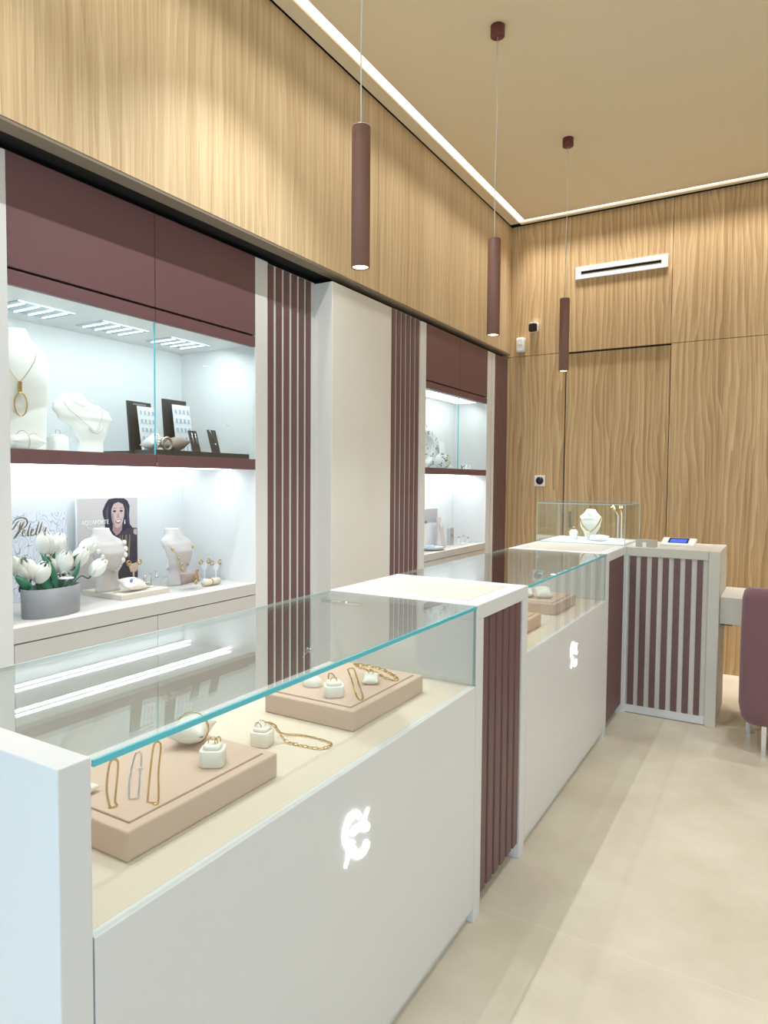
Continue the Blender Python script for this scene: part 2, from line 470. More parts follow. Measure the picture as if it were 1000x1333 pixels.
# ------------------------------------------------------------------ wall display cabinets
def cabinet(x, y0, y1, ys, zt, zh, zl, zb1, zb0, zled, zdr, zbot, back, lposts, label, panels, drawer_split=True):
    t = thing('wall_display_cabinet', (x, (y0 + y1) / 2, 0), label, 'display cabinet')
    f = MB()
    for a, b in lposts: f.box(back - 0.02, x, a, b, 0, zt)
    f.build('side_post', M['lacquer'], t, bevel=0.002)
    zcl = zl + 0.008
    f = MB()
    f.box(back - 0.02, back, y0, y1, zcl, zh + 0.3)     # behind the upper doors
    f.box(back, x - 0.02, y0, y1, zcl, zcl + 0.02)      # niche ceiling
    f.build('niche_ceiling', M['niche'], t)
    bx('back_panel', M['niche'], t, back - 0.02, back, y0, y1, 0.05, zcl)
    # upper doors
    for a, b in ((y0 + 0.001, ys - 0.0015), (ys + 0.0015, y1 - 0.001)):
        bx('upper_door', M['burg'], t, x - 0.02, x, a, b, zh, zt, bevel=0.001)
    # glass doors with burgundy rails
    for a, b in ((y0 + 0.001, ys - 0.0015), (ys + 0.0015, y1 - 0.001)):
        g = bx('glass_door', M['glass'], t, x - 0.013, x - 0.007, a, b, zb1, zl)
        bx('top_rail', M['burg'], g, x - 0.02, x, a, b, zl, zh - 0.009, bevel=0.001)
        bx('bottom_rail', M['burg'], g, x - 0.02, x, a, b, zb0, zb1, bevel=0.001)
        if a > ys: bx('pane_edge', M['teal'], g, x - 0.0135, x - 0.0065, a - 0.001, a + 0.0015, zb1, zl)
    f = MB(); f.box(x - 0.03, x - 0.021, y0, y1, zh - 0.012, zh + 0.002); f.build('shadow_gap', M['black'], t)
    bx('lock', M['chrome'], t, x - 0.002, x + 0.004, ys - 0.006, ys + 0.006, zb0 + 0.006, zb0 + 0.018)
    bx('display_shelf', M['niche'], t, back, x - 0.021, y0, y1, zb0 + 0.004, zb1 - 0.002)
    for xa in (x - 0.167, back + 0.05):
        bx('light_line', M['led'], t, xa - 0.005, xa + 0.005, y0 + 0.003, y1 - 0.003, zb0 - 0.002, zb0 + 0.005)
    if back < x - 0.45:
        MB().lathe([(0.011, zb0 + 0.001), (0.011, zb0 + 0.004)], (x - 0.085, y1 - 0.09, 0), 16).build('touch_switch', M['steel'], t)
    # ledge with drawers
    bx('ledge', M['ledge_grey'], t, back, x, y0, y1, zdr + 0.002, zled, bevel=0.001)
    spl = [(y0 + 0.002, ys - 0.0015), (ys + 0.0015, y1 - 0.002)] if drawer_split else [(y0 + 0.002, y1 - 0.002)]
    for a, b in spl:
        bx('drawer', M['ledge_grey'], t, x - 0.35, x - 0.001, a, b, zbot, zdr - 0.002)
    for a, b in spl:
        bx('lower_door', M['ledge_grey'], t, x - 0.02, x - 0.002, a, b, 0.06, zbot - 0.004)
    bx('plinth', M['ledge_grey'], t, x - 0.06, x - 0.04, y0, y1, 0, 0.06)
    # LED panels in the niche ceiling
    for (a, b, xa, xb, rows, cols) in panels:
        p = bx('led_panel', M['ledplate'], t, xa, xb, a, b, zcl - 0.004, zcl + 0.001)
        for j in range(cols):
            q = MB(); cy = a + (j + 0.5) * (b - a) / cols
            prof_ = []
            for i in range(rows * 4 + 1):
                cx = xa + 0.008 + (xb - xa - 0.016) * i / (rows * 4)
                prof_.append((cx, 0.0016 + 0.0036 * abs(math.sin(PI * i / 4))))
            P_ = [Vector((cx, cy - h_, zcl - 0.007)) for cx, h_ in prof_] + [Vector((cx, cy + h_, zcl - 0.007)) for cx, h_ in prof_[::-1]]
            q.prism(P_, (0, 0, 0.004)); q.build('led_row', M['leddot'], p)
    return t
LP = [(1.47, 1.70, -2.585, -2.41, 8, 4), (1.825, 2.06, -2.585, -2.41, 8, 4), (2.185, 2.42, -2.585, -2.41, 8, 4)]
cab1 = cabinet(X1, 1.314, 2.524, 1.921, 2.512, 2.141, 2.084, 1.546, 1.4955, 0.942, 0.886, 0.30, -2.71, [(0.75, 1.314), (2.524, 2.614)],
               'wide wall cabinet with burgundy doors holding the tulips and bust displays', LP)
cab2 = cabinet(-2.10, 4.115, 5.21, 4.667, 2.505, 2.13, 2.076, 1.538, 1.492, 0.942, 0.890, 0.30, -2.395, [(4.036, 4.115), (5.21, 5.302), (5.316, 5.376)],
               'narrower wall cabinet beyond the pillar holding a white wreath', [(4.2, 5.15, -2.34, -2.15, 8, 16)], False)

# ------------------------------------------------------------------ counters
XF, XBK = -0.834, -1.41
LOGO = [
 [(0.001,0.0615),(0.0127,0.0532),(0.0205,0.0443),(0.0139,0.0357),(-0.0021,0.0473),(-0.012,0.0479),(-0.0216,0.0449),(-0.0296,0.0403),(-0.0359,0.0359),(-0.0393,0.0285),(-0.0399,0.0216),(-0.0373,0.0132),(-0.0324,0.0056),(-0.026,-0.0005),(-0.0065,-0.0083),(-0.008,-0.0149),(-0.0193,-0.0241),(-0.0436,-0.0538),(-0.0477,-0.0509),(-0.0354,-0.0201),(-0.0354,-0.0165),(-0.0465,-0.0049),(-0.0529,0.0061),(-0.0561,0.0183),(-0.0568,0.0275),(-0.0532,0.0437),(-0.044,0.0592),(-0.0362,0.0647),(-0.025,0.0662),(-0.0121,0.0656)],
 [(0.0174,0.025),(0.0122,0.0088),(-0.0017,0.0078),(-0.0132,0.0072),(-0.0206,0.0113),(-0.0246,0.0182),(-0.024,0.0233),(-0.0166,0.0263),(-0.0019,0.0258)],
 [(0.0562,0.045),(0.0392,0.0195),(0.0524,0.0105),(0.0578,0.0034),(0.0578,-0.0023),(0.0527,-0.0075),(0.0457,-0.0078),(0.037,-0.0046),(0.0267,0.0008),(0.0189,0.008),(0.0222,0.0154),(0.0255,0.0233),(0.0332,0.0329),(0.0485,0.0479)],
 [(-0.004,-0.0214),(-0.0007,-0.0294),(0.0037,-0.0355),(0.0111,-0.0407),(0.0188,-0.0424),(0.0289,-0.0397),(0.034,-0.0328),(0.0391,-0.0286),(0.0467,-0.0297),(0.0583,-0.0394),(0.0549,-0.0502),(0.0463,-0.0574),(0.0377,-0.0608),(0.019,-0.0607),(0.0022,-0.0551),(-0.0143,-0.0426),(-0.0202,-0.0337),(-0.0161,-0.0275)]]
def counter(ya, yb, logo_y, label, end_panel=None, group=None):
    t = thing('glass_display_counter', (-1.12, (ya + yb) / 2, 0), label, 'display counter')
    if end_panel:
        bx('end_panel', M['lacquer'], t, XBK, XF, end_panel[0], end_panel[1], 0, 1.055, bevel=0.002)
    zd = 0.788
    fp = bx('front_panel', M['lacquer'], t, XF - 0.02, XF, ya + 0.001, yb - 0.002, 0.052, zd, bevel=0.001)
    e = MB()
    for k in LOGO:
        e.prism([(XF - 0.001, logo_y + y, 0.62 + z + (0.008 if logo_y > 2 else 0)) for y, z in k], (0.004, 0, 0))
    e.build('lit_emblem', M['logo'], fp)['label'] = 'white backlit emblem of two curled strokes'
    bx('plinth', M['lacquer'], t, XF - 0.045, XF - 0.025, ya, yb, 0, 0.05)
    bx('deck', M['deck'], t, XBK + 0.02, XF - 0.021, ya, yb, zd - 0.022, zd - 0.001)
    bx('back_panel', M['lacquer'], t, XBK, XBK + 0.02, ya, yb, 0, zd)
    g = bx('glass_top', M['glass'], t, XBK, XF - 0.005, ya + 0.002, yb - 0.002, 1.0385, 1.048)
    MB().box(XF - 0.005, XF, ya + 0.002, yb - 0.002, 1.0385, 1.0482).build('front_edge', M['teal'], g)
    MB().box(XBK - 0.002, XBK, ya + 0.002, yb - 0.002, 1.0385, 1.048).build('rear_edge', M['tealdk'], g)
    g = bx('front_glass', M['glass'], t, XF - 0.011, XF - 0.003, ya + 0.002, yb - 0.0032, zd, 1.0375)
    MB().box(XF - 0.0112, XF - 0.003, yb - 0.0032, yb - 0.002, zd, 1.0375).build('pane_edge', M['tealdk'], g)
    return t
c1 = counter(0.606, 2.012, 1.3, 'long glass counter nearest the viewer with thick white end panel', (0.552, 0.604))
# rear sliding pane with its lock and the stay under the top
g = bx('rear_pane', M['glass'], c1, XBK + 0.003, XBK + 0.008, 0.61, 1.888, 0.79, 1.036)
MB().box(XBK + 0.002, XBK + 0.009, 1.888, 1.890, 0.79, 1.036).build('pane_edge', M['tealdk'], g)
MB().lathe([(0.009, -0.012), (0.009, 0.012)], (XBK + 0.015, 1.87, 0.862), 12, T=Matrix.Rotation(PI / 2, 4, 'Y')).tube([(XBK + 0.02, 1.868, 0.862), (XBK + 0.03, 1.85, 0.868), (XBK + 0.03, 1.83, 0.862), (XBK + 0.028, 1.815, 0.85)], 0.003).build('lock', M['chrome'], g)
MB().tube([(-1.375, 1.93, 1.026), (-1.222, 1.935, 1.026)], 0.006, 10).box(-1.385, -1.370, 1.925, 1.945, 1.02, 1.037).build('glass_stay', M['chrome'], c1)
c2 = counter(2.518, 3.862, 3.202, 'glass counter between the two slatted pedestals')

def pedestal(y0, y1, ya, yb, n, label, gap):
    t = thing('slatted_pedestal', (-1.12, (y0 + y1) / 2, 0), label, 'pedestal')
    bx('top_board', M['lacquer'], t, XBK, XF, y0, y1, 1.0, 1.050, bevel=0.002)
    bx('top_inlay', M['linen'], t, -1.36, -0.895, ya + 0.012, yb - 0.012, 1.049, 1.0512)
    for a, b in ((y0, ya), (yb, y1)):
        bx('side_panel', M['lacquer'], t, XBK, XF, a, b, 0, 1.0, bevel=0.002)
    bx('back_panel', M['lacquer'], t, XBK, XBK + 0.02, ya, yb, 0, 1.0)
    bx('backing_board', M['lacquer'], t, XF - 0.06, XF - 0.036, ya, yb, 0.02, 1.0)
    m = MB(); p = (yb - ya) / n
    for k in range(n):
        m.box(XF - 0.036, XF - 0.004, ya + k * p + gap / 2, ya + (k + 1) * p - gap / 2, 0.062, 0.999)
    m.build('slats', M['slat'], t, bevel=0.006, seg=3)
    return t
pedestal(2.014, 2.516, 2.070, 2.458, 6, 'white pedestal with burgundy slats between the two glass counters', 0.014)
pedestal(3.864, 4.404, 3.930, 4.366, 10, 'white pedestal with dark slats next to the striped cash desk', 0.008)

# cash desk across the end
t = thing('cash_desk', (-0.85, 4.67, 0), 'white cash desk with burgundy vertical stripes at the end of the counters', 'cash desk')
bx('counter_top', M['linen'], t, -1.42, -0.368, 4.412, 4.93, 0.99, 1.045, bevel=0.002)
bx('end_panel', M['linen'], t, -0.366, -0.306, 4.398, 4.93, 0, 1.046, bevel=0.002)
bx('base_rail', M['lacquer'], t, -0.835, -0.368, 4.414, 4.44, 0.004, 0.052)
bx('front_board', M['linen'], t, -0.836, -0.368, 4.424, 4.45, 0.052, 0.99)
bx('rear_board', M['lacquer'], t, -1.41, -0.368, 4.90, 4.93, 0.0, 0.99)
m = MB()
for a, b in ((-0.812, -0.775), (-0.748, -0.713), (-0.683, -0.650), (-0.620, -0.587), (-0.558, -0.523), (-0.494, -0.460), (-0.429, -0.398)):
    m.box(a, b, 4.414, 4.426, 0.053, 0.989)
m.build('slats', M['slat'], t, bevel=0.002)
bx('corner_post', M['lacquer'], t, -0.836, -0.822, 4.408, 4.43, 0.0, 0.99)

# writing desk behind the chair
t = thing('writing_desk', (0.45, 4.7, 0), 'white desk with a thick top joined to the striped cash desk', 'desk')
bx('table_top', M['linen'], t, -0.304, 1.25, 4.46, 4.93, 0.612, 0.772, bevel=0.002)
bx('support_bracket', M['black'], t, -0.302, -0.24, 4.52, 4.62, 0.595, 0.612)
bx('side_panel', M['linen'], t, 1.19, 1.25, 4.46, 4.93, 0.0, 0.612)

# ------------------------------------------------------------------ armchair
t = thing('armchair', (0.14, 4.3, 0), 'mauve upholstered tub armchair with chrome legs at the white desk', 'chair')
def rounded(cx, cy, hx, hy, r, n=6):
    P = []
    for (sx, sy, a0) in ((1, 1, 0), (-1, 1, 90), (-1, -1, 180), (1, -1, 270)):
        for k in range(n + 1):
            a = math.radians(a0 + 90 * k / n)
            P.append((cx + sx * (hx - r) + r * math.cos(a), cy + sy * (hy - r) + r * math.sin(a)))
    return P
# U-shaped shell open towards the desk (+Y)
def ushell(z, grow, th):
    cx, w, yb_, yf = 0.14, 0.315 + grow, 4.02 - grow, 4.45
    r = 0.06
    outer = []
    def arc(x, y, rad, a0, a1, n=7): return [(x + rad * math.cos(math.radians(a0 + (a1 - a0) * k / n)), y + rad * math.sin(math.radians(a0 + (a1 - a0) * k / n))) for k in range(n + 1)]
    def side(x, ya, yb2): return [(x, ya + (yb2 - ya) * k / 8) for k in range(8)]
    outer = side(cx + w, yf, yb_ + r) + arc(cx + w - r, yb_ + r, r, 0, -90) + arc(cx - w + r, yb_ + r, r, 270, 180) + side(cx - w, yb_ + r, yf)[1:] + [(cx - w, yf)]
    ri = max(r - th, 0.02)
    inner = side(cx - w + th, yf, yb_ + th + ri) + arc(cx - w + th + ri, yb_ + th + ri, ri, 180, 270) + arc(cx + w - th - ri, yb_ + th + ri, ri, -90, 0) + side(cx + w - th, yb_ + th + ri, yf)[1:] + [(cx + w - th, yf)]
    def drop(y):
        k = min(1, max(0, (y - 4.10) / 0.2)); return k * k * (3 - 2 * k)
    return [Vector((x, y, z - max(0, z - 0.3) * 0.55 * drop(y))) for x, y in outer + inner]
prof = [(0.150, -0.07, 0.03), (0.165, -0.035, 0.07), (0.20, -0.012, 0.085), (0.27, 0.0, 0.09), (0.55, 0.0, 0.09), (0.84, -0.003, 0.085), (0.875, -0.010, 0.075), (0.892, -0.022, 0.05), (0.897, -0.036, 0.02)]
m = MB(); m.rings([ushell(z, g, th) for z, g, th in prof]); m.build('backrest', M['chair'], t)
m = MB()
m.rings([[Vector((x, y, z)) for x, y in rounded(0.14, 4.28, 0.22 - k, 0.16 - k, 0.06)] for z, k in ((0.20, 0.01), (0.22, 0), (0.43, 0), (0.46, 0.01), (0.47, 0.04))]); m.build('seat', M['chair'], t)
for (fx, fy) in ((-0.050, 4.075), (-0.135, 4.42), (0.33, 4.075), (0.40, 4.42)):
    m = MB(); m.box(fx - 0.012, fx + 0.012, fy - 0.02, fy + 0.02, 0.0, 0.19)
    m.build('leg', M['chrome'], t, bevel=0.002)

# ------------------------------------------------------------------ pendant lamps
px = -1.25
def make_pendant(y):
    t = thing('pendant_lamp', (px, y, ZC), 'slim brown tube pendant', 'pendant lamp', None)
    MB().lathe([(0.034, 0.0), (0.034, -0.048), (0.032, -0.05), (0.003, -0.05)], (px, y, ZC), 28).build('canopy', M['canopy'], t)
    MB().tube([(px, y, ZC - 0.05), (px + 0.004, y, ZC - 0.4), (px - 0.003, y, ZC - 0.75), (px, y, 2.62)], 0.0022, 6).build('cord', M['plastic'], t)
    b = MB().lathe([(0.003, 2.625), (0.030, 2.625), (0.0315, 2.622), (0.0315, 2.162), (0.0275, 2.162), (0.0275, 2.20)], (px, y, 0), 32, caps=False).build('tube_shade', M['lamp'], t)
    MB().lathe([(0.027, 2.168), (0.0265, 2.1665), (0.015, 2.165), (0.001, 2.1645)], (px, y, 0), 28).build('lens', M['lens'], b)
    return t
pend = make_pendant(1.955)
LBL = ['brown tube pendant lamp hanging above the counter nearest the viewer',
       'brown tube pendant lamp hanging in front of the wood bulkhead above the middle counter',
       'brown tube pendant lamp hanging against the back wall near the air vent']
PY = [1.955, 3.165, 4.40]
for k, y in enumerate(PY):
    o = pend if k == 0 else copy_tree(pend)
    o.location = (px, y, ZC); o['label'] = LBL[k]; o['group'] = 'pendant lamps over the counters'

# ------------------------------------------------------------------ back wall fittings
t = thing('air_vent', (-1.175, YB, 3.157), 'white linear air vent on the oak back wall', 'air vent')
f = MB()
f.box(-1.53, -0.82, YB - 0.012, YB, 3.170, 3.207); f.box(-1.53, -0.82, YB - 0.012, YB, 3.108, 3.140)
f.box(-1.53, -1.485, YB - 0.012, YB, 3.140, 3.170); f.box(-0.868, -0.82, YB - 0.012, YB, 3.140, 3.170)
f.build('vent_frame', M['plastic'], t, bevel=0.002)
bx('vent_slot', M['black'], t, -1.485, -0.868, YB - 0.003, YB, 3.14, 3.17)
bx('vent_blade', M['steel'], t, -1.485, -0.868, YB - 0.009, YB - 0.004, 3.142, 3.150)
t = thing('motion_sensor', (-1.985, YB, 2.615), 'white alarm motion sensor high in the corner of the back wall', 'motion sensor')
m = MB(); m.rings([[Vector((x, YB - d_, z)) for x, z in rounded(-1.985, 2.617, 0.036 - k, 0.062 - k, 0.014)] for d_, k in ((-0.003, 0), (0.032, 0), (0.042, 0.006), (0.045, 0.014))]); m.build('housing', M['plastic'], t)
bx('sensor_slit', M['greyprint'], t, -2.005, -1.962, YB - 0.0465, YB - 0.044, 2.612, 2.618)
t = thing('security_camera', (-1.869, YB, 2.75), 'small black and white security camera beside the motion sensor', 'security camera')
m = MB(); m.rings([[Vector((x, YB - d_, z)) for x, z in rounded(-1.869, 2.755, 0.036, 0.042, 0.018)] for d_ in (-0.003, 0.05)]); m.build('housing', M['plastic'], t)
m = MB(); m.rings([[Vector((x, YB - 0.05 - d_, z)) for x, z in rounded(-1.869, 2.748, 0.035 - k, 0.035 - k, 0.014)] for d_, k in ((0, 0), (0.012, 0), (0.016, 0.006))]); m.build('camera_face', M['blackgloss'], t)
t = thing('wall_sensor_plate', (-1.80, YB, 1.453), 'white square wall plate with a round black dome', 'wall plate')
bx('plate', M['plastic'], t, -1.847, -1.755, YB - 0.008, YB, 1.408, 1.499, bevel=0.003)
MB().ball((-1.801, YB - 0.006, 1.455), 0.034, 10, sy=0.7).build('dome', M['blackgloss'], t)

# ------------------------------------------------------------------ display pieces
def bust(name, base, turn, secs, label, m, lean=0.0, n=28, extra=None):
    """secs: (z, half width, front bulge, back depth, forward shift, sideways shift)"""
    t = thing(name, base, label, 'necklace bust')
    T = Matrix.Translation(base) @ Matrix.Rotation(turn, 4, 'Z')
    # smooth section interpolation
    def sec(z):
        if z <= secs[0][0]: return secs[0][1:]
        for a, b in zip(secs, secs[1:]):
            if a[0] <= z <= b[0]:
                k = (z - a[0]) / max(b[0] - a[0], 1e-6); k = k * k * (3 - 2 * k)
                return tuple(p + (q - p) * k for p, q in zip(a[1:], b[1:]))
        return secs[-1][1:]
    R = []; zs = []
    NZ = 40
    for i in range(NZ + 1): zs.append(secs[0][0] + (secs[-1][0] - secs[0][0]) * i / NZ)
    def pt(z, a, off=0.0):
        w, fb, bd, sh, sd = sec(z)
        c, s_ = math.cos(a), math.sin(a)
        x = sh + (fb if c > 0 else bd) * (abs(c) ** 0.9) * (1 if c > 0 else -1)
        y = sd + w * (abs(s_) ** 0.9) * (1 if s_ > 0 else -1)
        p = Vector((x, y, z)); 
        if off: p += Vector((c, s_, 0)).normalized() * off
        return T @ p
    for z in zs: R.append([pt(z, 2 * PI * k / n) for k in range(n)])
    b = MB().rings(R).build('bust_form', m, t, bevel=0)
    return t, pt, T
def drape(pt, zt, zb, half, off=0.004, n=26, power=1.6):
    """V or U of a necklace over a bust front: from one side of the neck down to zb and back"""
    P = []
    for i in range(n + 1):
        u = -1 + 2 * i / n
        z = zb + (zt - zb) * abs(u) ** power
        P.append(pt(z, u * half, off))
    return P
def necklace(pts, label, r, m, stations=None, sm=None, sr=0.008, pend=None, name='necklace', group=None, cat='necklace'):
    t = thing(name, tuple(pts[len(pts) // 2]), label, cat, group)
    MB().tube(pts, r, 6).build('chain', m, t)
    if stations:
        for i in stations:
            p = pts[i]
            MB().ball(tuple(p), sr, 8, sz=1.3).build('station_bead', sm, t)
    if pend: pend(t)
    return t
def links(m_, path, step, wr, lw):
    """oval chain links along a path"""
    pts = [Vector(p) for p in path]
    L = [0]
    for a, b in zip(pts, pts[1:]): L.append(L[-1] + (b - a).length)
    k = 0; s = 0.0
    while s < L[-1] - step * 0.4:
        def at(d):
            for i in range(len(L) - 1):
                if L[i + 1] >= d: return pts[i].lerp(pts[i + 1], (d - L[i]) / max(L[i + 1] - L[i], 1e-9))
            return pts[-1]
        a = at(s); b = at(min(s + step, L[-1])); d = (b - a)
        c = (a + b) / 2; x = d.normalized(); up = Vector((0, 0, 1))
        if abs(x.dot(up)) > 0.95: up = Vector((1, 0, 0))
        y = up.cross(x).normalized(); z = x.cross(y)
        if k % 2: y = (y + z * 0.8).normalized()
        ring = [c + x * (step * 0.62) * math.cos(2 * PI * i / 10) + y * lw * math.sin(2 * PI * i / 10) for i in range(10)]
        m_.tube(ring, wr, 5, closed=True)
        k += 1; s += step
    return m_
def smooth_path(pts, n=40):
    """closed-less Catmull-Rom"""
    P = [Vector(p) for p in pts]; out = []
    for i in range(len(P) - 1):
        p0, p1, p2, p3 = P[max(i - 1, 0)], P[i], P[i + 1], P[min(i + 2, len(P) - 1)]
        k = max(2, n // (len(P) - 1))
        for j in range(k):
            t = j / k
            out.append(0.5 * ((2 * p1) + (p2 - p0) * t + (2 * p0 - 5 * p1 + 4 * p2 - p3) * t * t + (3 * p1 - p0 - 3 * p2 + p3) * t ** 3))
    out.append(P[-1]); return out
def chain_thing(path, label, m, step=0.008, wr=0.0007, lw=0.0017, name='chain_bracelet', cat='chain', group=None, clasp=None, z=None):
    pts = smooth_path(path, 60)
    t = thing(name, tuple(pts[0]), label, cat, group)
    links(MB(), pts, step, wr, lw).build('links', m, t)
    if clasp is not None:
        MB().torus(tm(pts[clasp]), 0.004, 0.0012, 12, 6).build('clasp', m, t)
    return t
def pillow(name, loc, sx, sy, sz, rz, label, m, tilt=0.0, cat='display pillow', group=None, ry=0.0):
    t_ = tm(loc, tilt, ry, rz)
    def F(sgn):
        def g(u, v):
            a, b = 2 * u - 1, 2 * v - 1
            h = (max(0, 1 - a * a) ** 0.55) * (max(0, 1 - b * b) ** 0.55)
            pinch = 1 - 0.10 * (1 - abs(a)) * b * b - 0.10 * (1 - abs(b)) * a * a
            return t_ @ Vector((a * sx / 2 * pinch, b * sy / 2 * pinch, sgn * h * sz / 2))
        return g
    mb = MB().grid(F(1), 12, 12).grid(F(-1), 12, 12)
    bmesh.ops.remove_doubles(mb.bm, verts=mb.bm.verts, dist=1e-5)
    o = mb.build(name, m, None, org=loc)
    return setmeta(o, label, cat, group)
def ring_block(loc, rz, label, s=0.052, h=0.036, m=None, group=None):
    m = m or M['leath']
    t = thing('ring_stand', loc, label, 'ring stand', group)
    T = tm(loc, 0, 0, rz)
    def R(z, k, r): return [T @ Vector((x, y, z)) for x, y in rounded(0, 0, s / 2 - k, s / 2 - k, r)]
    MB().rings([R(0.0003, 0.002, 0.012), R(0.003, 0, 0.014), R(h - 0.002, 0, 0.014), R(h, 0.002, 0.012)]).build('block', m, t)
    MB().rings([R(h, 0.007, 0.010), R(h + 0.006, 0.007, 0.010), R(h + 0.009, 0.010, 0.008)]).build('top_pad', m, t)
    return t
def ring(loc, rz, label, m, r=0.009, stone=None, tilt=PI / 2, name='finger_ring'):
    t = thing(name, loc, label, 'ring')
    MB().torus(tm(loc, tilt, 0, rz), r, 0.0014, 20, 6).build('band', m, t)
    if stone:
        T = tm((loc[0], loc[1], loc[2] + r))
        MB().lathe([(0.001, -0.003), (0.0045, 0.002), (0.003, 0.004), (0.001, 0.0042)], (loc[0], loc[1], loc[2] + r), 8).build('stone', stone, t)
    return t
def tray(y0, y1, x0, x1, label):
    t = thing('display_tray', ((x0 + x1) / 2, (y0 + y1) / 2, 0.7875), label, 'display tray')
    bx('tray_body', M['tray'], t, x0, x1, y0, y1, 0.7875, 0.842, bevel=0.004)
    bx('groove_line', M['groove'], t, x0 + 0.022, x1 - 0.022, y0 + 0.022, y1 - 0.022, 0.840, 0.8425)
    bx('tray_pad', M['tray'], t, x0 + 0.024, x1 - 0.024, y0 + 0.024, y1 - 0.024, 0.8405, 0.8455, bevel=0.002)
    return t
tray(0.758, 1.160, -1.262, -0.953, 'pale pink suede tray in the counter nearest the viewer, holding three chains')
tray(1.471, 1.871, -1.255, -0.954, 'pale pink suede tray beside the first slatted pedestal, holding gold chains')
tray(3.297, 3.674, -1.262, -0.953, 'pink suede tray carrying two white cushions in the middle counter')
tray(2.62, 3.045, -1.262, -0.945, 'pink suede tray half hidden behind the first slatted pedestal')
zt_ = 0.847
def loop(a, b, c, d, z=zt_):
    return [(*a, z), (*b, z), (*c, z), (*d, z), (*a, z)]
chain_thing([(-1.045, 0.795, zt_), (-1.12, 0.845, zt_), (-1.215, 0.926, zt_), (-1.206, 0.938, zt_), (-1.12, 0.868, zt_), (-1.058, 0.816, zt_), (-1.040, 0.808, zt_), (-1.045, 0.795, zt_)],
            'rose gold chain laid in a loop closest to the white end panel', M['gold'], group='chains on the near tray', clasp=20)
chain_thing([(-1.044, 0.836, zt_), (-1.12, 0.90, zt_), (-1.203, 0.981, zt_), (-1.193, 0.989, zt_), (-1.11, 0.916, zt_), (-1.036, 0.850, zt_), (-1.038, 0.840, zt_), (-1.044, 0.836, zt_)],
            'silver chain laid in a loop between the two gold ones', M['silver'], group='chains on the near tray', clasp=30)
chain_thing([(-1.005, 0.846, zt_), (-1.10, 0.933, zt_), (-1.212, 1.040, zt_), (-1.201, 1.049, zt_), (-1.09, 0.946, zt_), (-0.992, 0.860, zt_), (-0.995, 0.850, zt_), (-1.005, 0.846, zt_)],
            'longest gold chain of the three on the near tray', M['gold'], group='chains on the near tray', clasp=44)
pillow('bracelet_pillow', (-1.150, 1.095, 0.878), 0.085, 0.10, 0.060, 0.45, 'cream bracelet pillow with a ridge at the far side of the near tray', M['leath'])
MBt = thing('thin_bangle', (-1.15, 1.095, 0.878), 'thin gold bangle wrapped round the cream pillow on the near tray', 'bangle')
MB().torus(tm((-1.150, 1.098, 0.879), PI / 2, 0, 0.45), 0.037, 0.0016, 28, 6).build('bangle_wire', M['gold'], MBt)
pillow('ring_pad', (-1.135, 0.805, 0.855), 0.04, 0.05, 0.018, 0.2, 'small cream pad half hidden by the white end panel', M['leath'])
ring_block((-1.025, 1.035, 0.8455), 0.55, 'cream ring stand on the near pink tray')
ring((-1.025, 1.035, 0.893), 0.4, 'gold ring with white stones on the stand upon the near pink tray', M['gold'], 0.010, M['pearl'])
ring((-1.020, 1.044, 0.894), 1.5, 'thin gold ring leaning against the stone ring on the near tray stand', M['gold'], 0.008)
ring_block((-1.105, 1.285, 0.7875), 0.25, 'cream ring stand on the counter deck between the two trays')
ring((-1.108, 1.285, 0.836), 0.9, 'white stone ring on the stand between the two trays', M['silver'], 0.011, M['pearl'])
ring((-1.112, 1.278, 0.834), 0.1, 'gold ring on the stand between the two trays', M['gold'], 0.009)
zdk = 0.790
chain_thing([(-1.10, 1.295, 0.842), (-1.078, 1.312, 0.825), (-1.066, 1.322, 0.795), (-1.02, 1.324, zdk), (-0.966, 1.331, zdk), (-0.950, 1.352, zdk), (-0.964, 1.379, zdk), (-1.046, 1.382, zdk), (-1.10, 1.352, 0.795), (-1.094, 1.318, 0.83), (-1.10, 1.295, 0.842)],
            'gold paperclip chain trailing from a ring stand across the deck', M['gold'], step=0.014, wr=0.0011, lw=0.0034, name='paperclip_chain')
# tray beside the first pedestal
MBt = MB()
MBt.lathe([(0.030, 0.0), (0.031, 0.006), (0.027, 0.018), (0.017, 0.027), (0.004, 0.031)], (-1.175, 1.59, 0.846), 20, sy=0.85)
o = MBt.build('ring_dome', M['leath'], None, org=(-1.175, 1.59, 0.846)); setmeta(o, 'small cream dome pad on the far pink tray of the first counter', 'ring pad')
ring_block((-1.070, 1.548, 0.8455), 0.7, 'cream ring stand on the tray beside the first pedestal', 0.056, 0.032)
ring((-1.070, 1.548, 0.888), 0.5, 'gold ring on the stand beside the first pedestal', M['gold'], 0.009)
chain_thing([(-1.066, 1.556, 0.888), (-1.085, 1.585, 0.86), (-1.13, 1.615, zt_), (-1.195, 1.70, zt_), (-1.19, 1.715, zt_), (-1.11, 1.635, zt_), (-1.062, 1.59, zt_), (-1.060, 1.563, 0.87), (-1.066, 1.556, 0.888)],
            'gold chain hooked over the ring stand beside the first pedestal', M['gold'], name='chain_bracelet')
chain_thing([(-1.180, 1.784, zt_), (-1.10, 1.688, zt_), (-0.998, 1.560, zt_), (-0.988, 1.572, zt_), (-1.08, 1.69, zt_), (-1.166, 1.798, zt_), (-1.180, 1.784, zt_)],
            'fine gold chain laid as a narrow straight loop on the far tray', M['gold'], step=0.006, wr=0.0008, lw=0.002)
